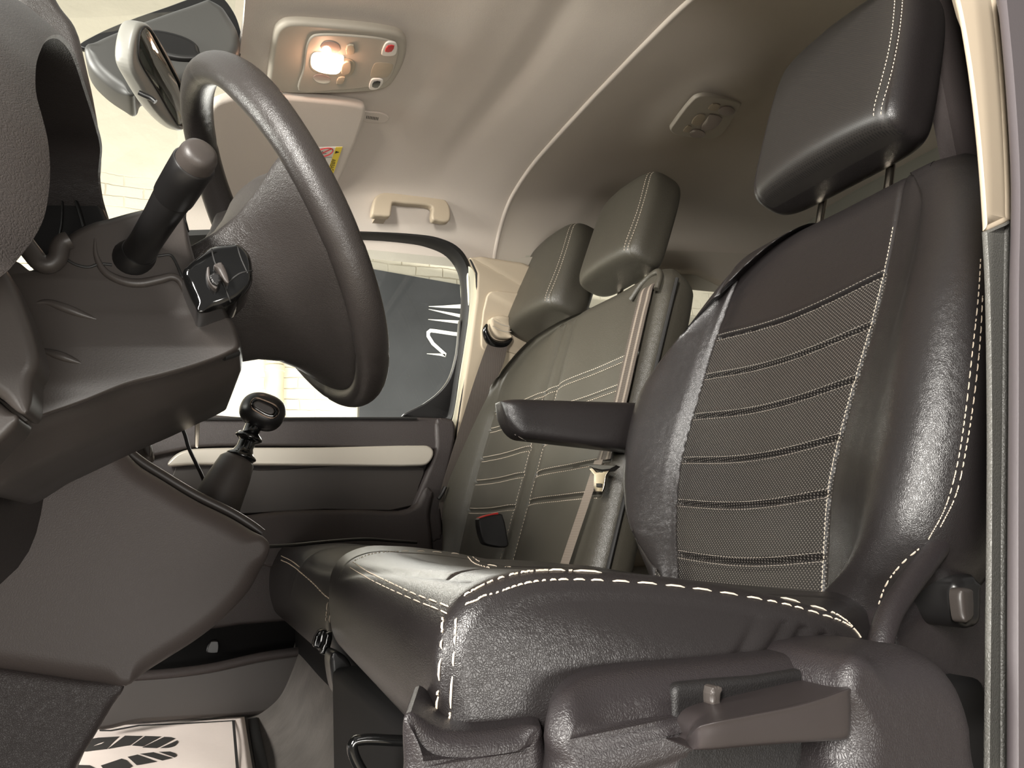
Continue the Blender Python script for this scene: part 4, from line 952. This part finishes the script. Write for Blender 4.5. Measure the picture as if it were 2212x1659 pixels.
def srib(mb,pts,w,lift=.004,th=.0012):
    L=[];R_=[]
    q=cat([np.array(p,float) for p in pts],8)
    for p in q: L.append(SP(p[0]+w/2,p[1],p[2])); R_.append(SP(p[0]-w/2,p[1],p[2]))
    d=SN*th; mb.grid([[l,r,r+d,l+d] for l,r in zip(L,R_)],cu=True,caps=(1,1)); return mb
bp1=[(1.145,.425,-.045),(1.143,.405,-.022),(1.14,.36,-.018),(1.135,.25,-.017),(1.13,.12,-.017),(1.135,.02,-.016)]
mb=MB(); srib(mb,bp1,.048); mb.build('webbing',WEB,mbelt)
for dy in (-.012,.012):
    mb=MB(); srib(mb,[(a+dy,b,c+.0012) for a,b,c in bp1],.007,th=.0006); mb.build('webbing_stripe',WEBL,mbelt)
mb=MB(); srib(mb,[(1.145,.02,-.012),(1.15,-.05,-.010),(1.16,-.14,-.008),(1.165,-.2,-.006)],.030); mb.build('lap_webbing',WEBL,mbelt)
tg=[(1272,1014),(1280,1010),(1288,1020),(1302,1020),(1310,1010),(1318,1012),(1308,1026),(1304,1052),(1300,1062),(1286,1062),(1282,1052),(1283,1026)]
P=[PN(a,b,SP(1.16,0,.002),SN) for a,b in tg]; mb=MB(); pad(mb,P,-SN*.003,r=.0008,steps=3); mb.build('tongue',STEEL,mbelt)
P=[PN(a,b,SP(1.16,0,.0045),SN) for a,b in [(1288,1044),(1298,1044),(1297,1052),(1288,1052)]]; mb=MB(); pad(mb,P,-SN*.002,r=.0003,steps=2); mb.build('tongue_slot',RUB,mbelt)
P=[PN(a,b,SP(1.16,0,.006),SN) for a,b in [(1268,1002),(1330,1004),(1318,1014),(1300,1016),(1280,1012)]]; mb=MB(); pad(mb,P,-SN*.01,r=.002,steps=3); mb.build('tongue_grip',PLK,mbelt)
mb=MB(); mb.tube(resample(cat([SP(*p) for p in [(1.105,.385,-.020),(1.108,.418,-.022),(1.125,.438,-.026),(1.155,.440,-.028),(1.185,.425,-.026),(1.205,.395,-.022)]],6),30),.0065,10); mb.build('shoulder_guide',LEA2,mbelt)
def buckle(pts,Y,red,lab,grp=None):
    b=thing('seat_belt_buckle',lab,'buckle',tuple(PY(pts[0][0],pts[0][1],Y)))
    P=[PY(a,c_,Y) for a,c_ in cat([np.array(p,float) for p in pts],3,True)]; mb=MB(); pad(mb,resample(P,60,True),(0,.022,0),r=.004,steps=5,rback=.003); mb.build('buckle_case',PLK,b)
    mb=MB(); P=[PY(a,c_,Y+.001) for a,c_ in red]; pad(mb,P,(0,.018,0),r=.001,steps=2); mb.build('release_button',RED,b)
buckle([(1034,1122),(1038,1118),(1080,1109),(1086,1112),(1098,1166),(1099,1178),(1092,1183),(1052,1178),(1044,1172)],1.42,[(1036,1118),(1050,1113),(1076,1107),(1077,1112),(1052,1117),(1037,1122)],'black belt buckle with red button standing up between the bench seats')
buckle([(1244,1216),(1260,1202),(1272,1198),(1282,1206),(1290,1222),(1270,1232)],1.17,[(1244,1212),(1256,1202),(1270,1197),(1268,1202),(1256,1208),(1247,1216)],'black belt buckle with red button lying low below the armrest')
# strap hooks on the front of the cushions
hk=thing('cover_strap','black elastic strap with plastic hook between the two seat cushions','strap',tuple(PY(705,1390,1.06)))
slab('hook',[(690,1362),(706,1360),(704,1398),(694,1402),(678,1398),(677,1388)],1.06,.012,GLO,hk,r=.003,n=2)
slab('hook_clip',[(706,1368),(718,1364),(714,1400),(704,1414),(692,1412),(700,1390)],1.045,.012,GLO,hk,r=.003,n=2)
slab('strap_loop',[(714,1420),(722,1408),(745,1416),(760,1440),(752,1462),(762,1480),(785,1530),(780,1545),(745,1520),(726,1500),(716,1460)],1.0,.04,PLK,hk,r=.006,n=3)
# ------------------------------------------------------------------ roof console, visor, mirror, handles
def roofpx(px,py,drop=0.):     # picture position met with the headliner
    d=ray(px,py)
    lo=.2; 
    for t in np.linspace(.3,2.6,700)/1:
        p=CAM+d/np.linalg.norm(d)*t
        if .6<p[1]<1.9 and p[2]>roofz(p[0],p[1])-drop: return p
    return CAM+d/np.linalg.norm(d)*1.6
def rslab(name,pts,drop,th,m,par,r=.004,n=5,smooth=True,steps=5,pl=None,**k):
    q=cat([np.array(p,float) for p in pts],n,True) if smooth else [np.array(p,float) for p in pts]
    C0,Nn=pl; P=[PN(a,b,C0-Nn*0+np.array([0,0,-drop]),Nn) for a,b in q]; mb=MB(); pad(mb,P,Nn*th,r=r,steps=steps,**k); return mb.build(name,m,par)
q1,q2,q3=roofpx(600,90),roofpx(860,110),roofpx(720,200); NR=nrm(np.cross(q2-q1,q3-q1)); NR=NR if NR[2]>0 else -NR; PLR=(q1,NR)
rc=thing('roof_console','beige overhead console with a lit courtesy lamp and map lamps beside the mirror','roof console',tuple(q1))
body=[(578,186),(583,140),(590,90),(598,66),(614,54),(640,51),(700,55),(780,62),(840,70),(866,78),(878,92),(878,118),(872,140),(858,168),(842,188),(820,196),(780,201),(700,204),(640,204),(596,200),(582,196)]
cb=rslab('console_body',body,.016,.020,TRIMG,rc,r=.008,pl=PLR,steps=8)
rslab('lamp_panel',[(645,196),(655,150),(664,95),(674,80),(690,76),(760,78),(830,86),(856,96),(862,108),(856,140),(846,166),(832,180),(790,190),(720,196)],.0195,.006,TRIMG,rc,r=.003,pl=PLR)
lp=rslab('courtesy_lamp',[(672,128),(678,117),(690,115),(730,121),(742,124),(738,150),(730,160),(705,160),(684,154),(674,146)],.0225,.004,LAMP,rc,r=.002,pl=PLR)
rslab('lamp_frame',[(668,142),(674,117),(682,112),(740,124),(762,130),(768,140),(762,160),(748,166),(700,162),(676,154)],.0205,.004,TRIM,rc,r=.002,pl=PLR)
for pts in ([(692,102),(700,91),(718,90),(732,97),(735,108),(724,116),(706,113)],[(676,168),(682,162),(700,162),(714,170),(712,178),(698,181),(682,176)]):
    ml=rslab('map_lamp',pts,.0205,.003,CLEAR,rc,r=.001,pl=PLR)
for pts in ([(750,100),(764,99),(765,117),(749,118)],[(731,169),(745,168),(741,181),(727,182)]): rslab('map_lamp_switch',pts,.0225,.004,TRIM,rc,r=.0012,pl=PLR,n=2)
rslab('lamp_switch',[(740,140),(748,135),(758,137),(756,158),(748,162),(738,160)],.0245,.004,TRIM,rc,r=.0015,pl=PLR,n=3)
fb_=rslab('button_surround',[(824,118),(832,96),(838,92),(854,94),(858,100),(856,116),(850,121),(828,121)],.0225,.004,LWH,rc,r=.0015,pl=PLR,n=3)
rslab('red_button',[(832,112),(838,100),(852,100),(846,112)],.0245,.003,LRD,fb_,r=.0008,pl=PLR,n=2)
fb_=rslab('button_surround',[(797,190),(802,174),(808,171),(826,173),(828,178),(820,190),(812,194),(800,194)],.0225,.004,LWH,rc,r=.0015,pl=PLR,n=3)
ck=rslab('black_button',[(804,188),(808,178),(822,178),(816,190)],.0245,.003,PLK,fb_,r=.0008,pl=PLR,n=2)
rslab('microphone_recess',[(800,165),(806,142),(812,136),(846,138),(850,142),(838,166),(830,168),(804,168)],.0200,.003,TRIM,rc,r=.0012,pl=PLR,n=3)
pl=bpy.data.lights.new('courtesy_bulb','POINT'); pl.energy=.24; pl.color=(1,.55,.35); pl.shadow_soft_size=.01; po=bpy.data.objects.new('courtesy_bulb',pl); COL.objects.link(po); po.location=tuple(PN(708,138,q1+np.array([0,0,-.034]),NR)); 
# rear reading lamp
q1,q2,q3=roofpx(1460,280),roofpx(1560,290),roofpx(1540,215); N2=nrm(np.cross(q2-q1,q3-q1)); N2=N2 if N2[2]>0 else -N2; PL2=(q2,N2)
rl=thing('rear_reading_lamp','unlit beige rear reading lamp with three lenses on the headliner','lamp',tuple(q2))
rslab('lamp_body',[(1448,282),(1456,268),(1490,224),(1504,212),(1524,208),(1594,220),(1602,226),(1597,236),(1562,288),(1540,300),(1520,300),(1460,292)],.008,.010,TRIMG,rl,r=.004,pl=PL2,steps=6)
rslab('lens',[(1514,280),(1528,255),(1534,248),(1560,256),(1554,268),(1538,280)],.0105,.003,CLEAR,rl,r=.001,pl=PL2,n=3)
rslab('lens',[(1552,240),(1560,232),(1578,232),(1588,240),(1582,248),(1566,250),(1554,246)],.0105,.003,CLEAR,rl,r=.001,pl=PL2)
rslab('lens',[(1490,288),(1498,281),(1514,282),(1524,290),(1518,297),(1502,298),(1492,294)],.0105,.003,CLEAR,rl,r=.001,pl=PL2)
rslab('lamp_switch',[(1494,268),(1506,250),(1524,250),(1520,262),(1508,272)],.011,.004,TRIM,rl,r=.0015,pl=PL2,n=3)
for pts in ([(1530,236),(1540,225),(1556,228),(1546,240)],[(1476,284),(1486,272),(1494,274),(1486,286)]): rslab('lens_switch',pts,.0105,.003,TRIM,rl,r=.001,pl=PL2,n=2)
# sun visor with warning label
v1,v2,v3=roofpx(620,215,.02),roofpx(780,235,.02),PY(725,415,1.74); N3=nrm(np.cross(v2-v1,v3-v1)); N3=N3 if N3[2]>0 else -N3; PL3=(v1,N3)
sv=thing('sun_visor','folded beige passenger sun visor carrying a warning label','sun visor',tuple(v1))
rslab('visor_board',[(440,380),(455,235),(500,214),(600,211),(700,219),(772,228),(788,234),(790,246),(784,270),(765,320),(740,380),(722,415),(700,440),(600,450),(480,440)],.004,.022,HEAD,sv,r=.009,n=4,pl=PL3,rback=.008,steps=6)
lb=rslab('warning_label',[(680,319),(740,317.5),(720,374),(690,376),(672,356)],.0052,.001,LWH,sv,r=.0001,n=1,smooth=False,pl=PL3,steps=1)
yl=rslab('label_band',[(725.5,318),(740,317.5),(720.5,374.5),(706.5,375)],.0058,.0006,YEL,lb,r=.0001,smooth=False,pl=PL3,steps=1)
def rtube(pts,r,drop,m,name,par,plx,closed=False):
    P=[PN(a,b,plx[0]+np.array([0,0,-drop]),plx[1]) for a,b in pts]; P=P+[P[0]] if closed else P; mb=MB(); mb.tube(P,r,6); return mb.build(name,m,par)
rtube([(700+19*math.cos(a)+3*math.sin(a)*-1,329.5+9*math.sin(a)-3*math.cos(a)) for a in np.linspace(0,2*math.pi,40,endpoint=False)],.0013,.0058,LRD,'prohibition_ring',lb,PL3,True)
rtube([(686,336),(715,322)],.0011,.0058,LRD,'prohibition_bar',lb,PL3)
rtube([(690,325),(691,331),(697,327),(699,332),(705,331)],.0007,.0056,INK,'pictogram',lb,PL3)
rtube([(680,345),(682,352),(686,344),(704,343)],.0005,.0056,INK,'pictogram',lb,PL3); rtube([(688,351),(694,354),(704,352)],.0008,.0056,INK,'pictogram',lb,PL3); rtube([(698,346),(702,350),(696,351)],.0007,.0056,LRD,'pictogram',lb,PL3)
rtube([(694,367),(702,366),(701,371),(694,371)],.0005,.0056,INK,'pictogram',lb,PL3,True); rtube([(674,341),(718,340)],.0003,.0056,INK,'label_rule',lb,PL3); rtube([(684,364),(711,363)],.0003,.0056,INK,'label_rule',lb,PL3)
def text_on(s_,px0,px1,hpx,drop,plx,m,par,name):
    """letters standing on the plane: baseline from px0 to px1, cap height along hpx (picture vectors)"""
    cu=bpy.data.curves.new(name,'FONT'); cu.body=s_; cu.size=1; o=bpy.data.objects.new(name,cu); COL.objects.link(o)
    me=bpy.data.meshes.new_from_object(o.evaluated_get(bpy.context.evaluated_depsgraph_get())); bpy.data.objects.remove(o)
    A=PN(*px0,plx[0]+np.array([0,0,-drop]),plx[1]); B_=PN(*px1,plx[0]+np.array([0,0,-drop]),plx[1]); H=PN(px0[0]+hpx[0],px0[1]+hpx[1],plx[0]+np.array([0,0,-drop]),plx[1])-A
    xs=[v.co.x for v in me.vertices]; x0,x1=min(xs),max(xs); ys=[v.co.y for v in me.vertices]; h=max(ys)
    V=[A+(B_-A)*((v.co.x-x0)/(x1-x0))+H*(v.co.y/h) for v in me.vertices]
    return obj(name,V,[p.vertices[:] for p in me.polygons],m,par,smooth=False)
text_on('AIRBAG',(716.5,343),(710.5,368),(9.5,1.2),.0064,PL3,INK,yl,'airbag_text')
P=[PN(a,b,v1+np.array([0,0,-.0064]),N3) for a,b in [(733.5,329),(725.5,326),(723,332)]]; mb=MB(); mb.add(P,[(0,1,2)]); mb.build('warning_triangle',INK,yl,smooth=False)
# microphone grille behind the visor
q1,q2,q3=roofpx(800,240),roofpx(836,262),roofpx(800,268); N4=nrm(np.cross(q2-q1,q3-q1)); N4=N4 if N4[2]>0 else -N4; PL4=(q1,N4)
mg=thing('microphone_cover','small oval slotted microphone cover on the headliner beside the sun visor','cover',tuple(q1))
rslab('cover_plate',[(780,243),(800,243),(826,246),(838,252),(840,258),(832,265),(815,266),(786,262)],.004,.006,HEAD,mg,r=.002,pl=PL4,n=4)
for k in range(8): rslab('slot',[(792+3.4*k,250.5+.5*k),(793.6+3.4*k,250.6+.5*k),(792.6+3.4*k,256.5+.5*k),(791+3.4*k,256.4+.5*k)],.0046,.001,RUB,mg,r=.0001,smooth=False,pl=PL4,steps=1)
# grab handle
gh=thing('grab_handle','beige grab handle above the passenger window','grab handle',tuple(PY(890,440,1.76)))
go=[(804,462),(807,436),(812,424),(826,416),(850,414),(890,418),(930,422),(958,428),(968,438),(973,452),(973,472),(968,478),(946,476),(936,474),(933,464),(934,448),(928,444),(880,439),(850,437),(848,440),(845,460),(842,466),(824,466),(808,465)]
P=[PY(a,b,1.735) for a,b in cat([np.array(p,float) for p in go],5,True)]; mb=MB(); pad(mb,P,(0,.026,0),r=.006,steps=6,rback=.004); mb.build('handle_bar',TRIM,gh)
for x_ in (826,955):
    mb=MB(); pad(mb,[PY(a,b,1.755) for a,b in [(x_-12,440),(x_+12,442),(x_+12,468),(x_-12,466)]],(0,.08,0),r=.003,steps=3); mb.build('handle_mount',TRIM,gh)
mb=MB()
for a,b,r_ in ((838,489,5),(846,494,3),(828,493,2.5),(856,496,2)):
    pass
# interior mirror and sensor housing
mir=thing('rear_view_mirror','silver-framed rear-view mirror hanging below the windscreen sensor cover','mirror',tuple(PY(350,160,1.2)))
p_=[PY(a,b,y) for (a,b),y in [((284,140),1.16),((290,75),1.24),((303,50),1.23),((322,52),1.21),((340,75),1.19),((372,130),1.13),((398,190),1.09),((408,240),1.07),((404,275),1.07),((392,284),1.09),((375,276),1.11),((340,240),1.15),((305,185),1.20)]]
q=cat(p_,6,True); pn=nrm([.87,-.39,-.29])
c=PY(345,165,1.14); q=[PN(a,b,c,pn) for a,b in cat([np.array(p,float) for p in [(284,140),(290,75),(303,50),(322,52),(340,75),(372,130),(398,190),(408,240),(404,275),(392,284),(375,276),(340,240),(305,185)]],6,True)]
# glass faces the driver; housing behind it
mb=MB(); pad(mb,q,-pn*.028,r=.006,steps=6,rback=.014); mb.build('mirror_housing',mat('silver_grey_plastic',srgb(125,123,117),.4),mir)
gq=[PN(a,b,c+pn*.0005,pn) for a,b in cat([np.array(p,float) for p in [(303,72),(314,58),(326,66),(345,98),(370,145),(392,190),(400,232),(397,268),(388,272),(372,250),(340,195),(306,138),(300,120)]],5,True)]
mb=MB(); pad(mb,gq,-pn*.003,r=.0006,steps=2); mb.build('mirror_glass',MIRR,mir)
gq2=cat([PN(a,b,c+pn*.0008,pn) for a,b in [(303,72),(314,58),(326,66),(345,98),(370,145),(392,190),(400,232),(397,268),(388,272),(372,250),(340,195),(306,138),(300,120)]],5,True); mb=MB(); mb.tube(gq2+[gq2[0]],.0016,8); mb.build('glass_gasket',RUB,mir)
mb=MB(); mb.tube(cat([PY(a,b,1.11) for a,b in [(300,200),(312,206),(326,212),(336,220)]],4),.004,10); mb.build('dipping_tab',PLK,mir)
mb=MB(); mb.tube([c-pn*.02,PY(330,110,1.20)+np.array([-.02,0,.02])],.012,12); mb.build('mirror_stem',PLK,mir)
sh_=thing('sensor_housing','large dark grey sensor cover on the windscreen behind the mirror','cover',tuple(PY(350,100,1.27)))
so=[(182,98),(205,82),(260,58),(330,32),(400,8),(450,-6),(478,6),(500,35),(516,66),(520,100),(508,124),(470,140),(440,150),(420,165),(380,178),(340,182),(300,186),(292,202),(284,206),(262,196),(222,168),(190,132)]
P=[PY(a,b,1.21) for a,b in cat([np.array(p,float) for p in so],5,True)]; mb=MB(); pad(mb,P,(0,.07,0),r=.016,steps=8,rback=.01); SENS=mat('sensor_plastic',srgb(62,61,59),.45); mb.build('sensor_cover',SENS,sh_)
so=[(170,98),(210,72),(280,42),(360,14),(430,-10),(470,-14),(505,25),(521,70),(524,104),(510,128),(480,130),(400,60),(300,85),(200,108)]
P=[PY(a,b,1.285) for a,b in cat([np.array(p,float) for p in so],5,True)]; mb=MB(); pad(mb,P,(0,.01,0),r=.003,steps=3); mb.build('black_frit',PLK,sh_)
P=[PY(a,b,1.202) for a,b in cat([np.array(p,float) for p in [(300,66),(325,60),(350,62),(400,76),(425,92),(432,110),(436,124),(400,128),(360,122),(330,110),(310,95)]],5,True)]; mb=MB(); pad(mb,P,(0,.02,0),r=.008,steps=5); mb.build('mirror_bracket',PLK,sh_)
# ------------------------------------------------------------------ paper floor mat with printed footprint
FM=thing('paper_floor_mat','white paper floor mat printed with black shoe soles in the passenger footwell','floor mat',tuple(PZ(530,1560,.1)))
def FZ(a,b,z=.100): return PZ(a,b,z+.0)
def mz(p): return .101+.003*math.sin(p[0]*18)*math.cos(p[1]*9)+.03*max(0,(-.05-p[0]))*1
c00=FZ(528,1549); c10=FZ(545,1659)
ux=nrm(c00-FZ(330,1560)); uy=nrm(c10-c00)
ux=np.array([1,0,0.]) if False else ux
rows=[]
for i in range(40):
    r=[]
    for j in range(50):
        p=c00-ux*(.62*j/49)+uy*(.75*i/39); p=np.array([p[0],p[1],0]); p[2]=mz(p); r.append(p)
    rows.append(r)
mb=MB(); mb.grid(rows); mt=mb.build('mat_sheet',PAPER,FM); mod=mt.modifiers.new('thickness','SOLIDIFY'); mod.thickness=.0012; B9=bvh(mt)
def ink(name,pix,n=3,smooth=True):
    q=cat([np.array(p,float) for p in pix],n,True) if smooth else [np.array(p,float) for p in pix]
    P=[]
    for a,b in q:
        h,_=hit(B9,a,b)
        P.append((h if h is not None else FZ(a,b))+np.array([0,0,.0006]))
    if len(P)<3: return
    T=tessellate_polygon([[Vector((float(p[0]),float(p[1]),0)) for p in P]]); mb=MB(); mb.add(P,[tuple(t) for t in T]); mb.build(name,INK,FM,smooth=False)
ink('border_line',[(501,1556),(507,1556),(519,1690),(512,1690)],smooth=False)
ink('border_line',[(215,1577),(240,1577),(300,1566),(400,1562),(507,1556),(507,1558),(400,1564.5),(300,1569),(240,1580),(215,1580)],smooth=False)
S_=lambda L:[(100+a/2.765,1480+b/2.765) for a,b in L]
for L in ([(225,330),(310,315),(435,308),(360,383),(240,398),(190,400)],[(470,303),(575,305),(500,360),(365,383)],[(590,305),(685,308),(575,368),(510,362)],[(705,310),(745,312),(770,320),(660,378),(572,374)],[(784,330),(786,345),(765,365),(730,375),(678,378)],
          [(670,400),(740,398),(770,408),(780,420),(765,434)],[(558,412),(640,402),(755,436),(690,452)],[(485,430),(545,416),(662,458),(540,480)],[(325,482),(450,440),(480,450),(515,485),(490,500),(340,500)],[(190,478),(260,480),(295,498),(180,500)]):
    ink('sole_print',S_(L),smooth=False)
# floor channel beside the mat
mb=MB(); q=[FZ(a,b,.096) for a,b in [(536,1553),(556,1549),(590,1700),(560,1700)]]; pad(mb,q,(0,0,-.01),r=.001,steps=2); o=mb.build('floor_channel',RUB); o['kind']='structure'; o.name='trim_11'

mb=MB(); q=[(824,489),(830,487),(836,490),(842,487),(850,491),(857,495),(848,497),(842,500),(836,496),(829,498),(822,495)]
P=[PY(a,b,1.858) for a,b in q]; pad(mb,P,(0,.003,0),r=.0003,steps=1); stn=mb.build('stain',mat('brown_stain',srgb(120,96,66),.9)); tag(stn,'small brown stain on the beige headliner above the passenger window','stain')

for o in list(COL.objects):
    if o.name.split('.')[0] in STUFFN: o['kind']='stuff'
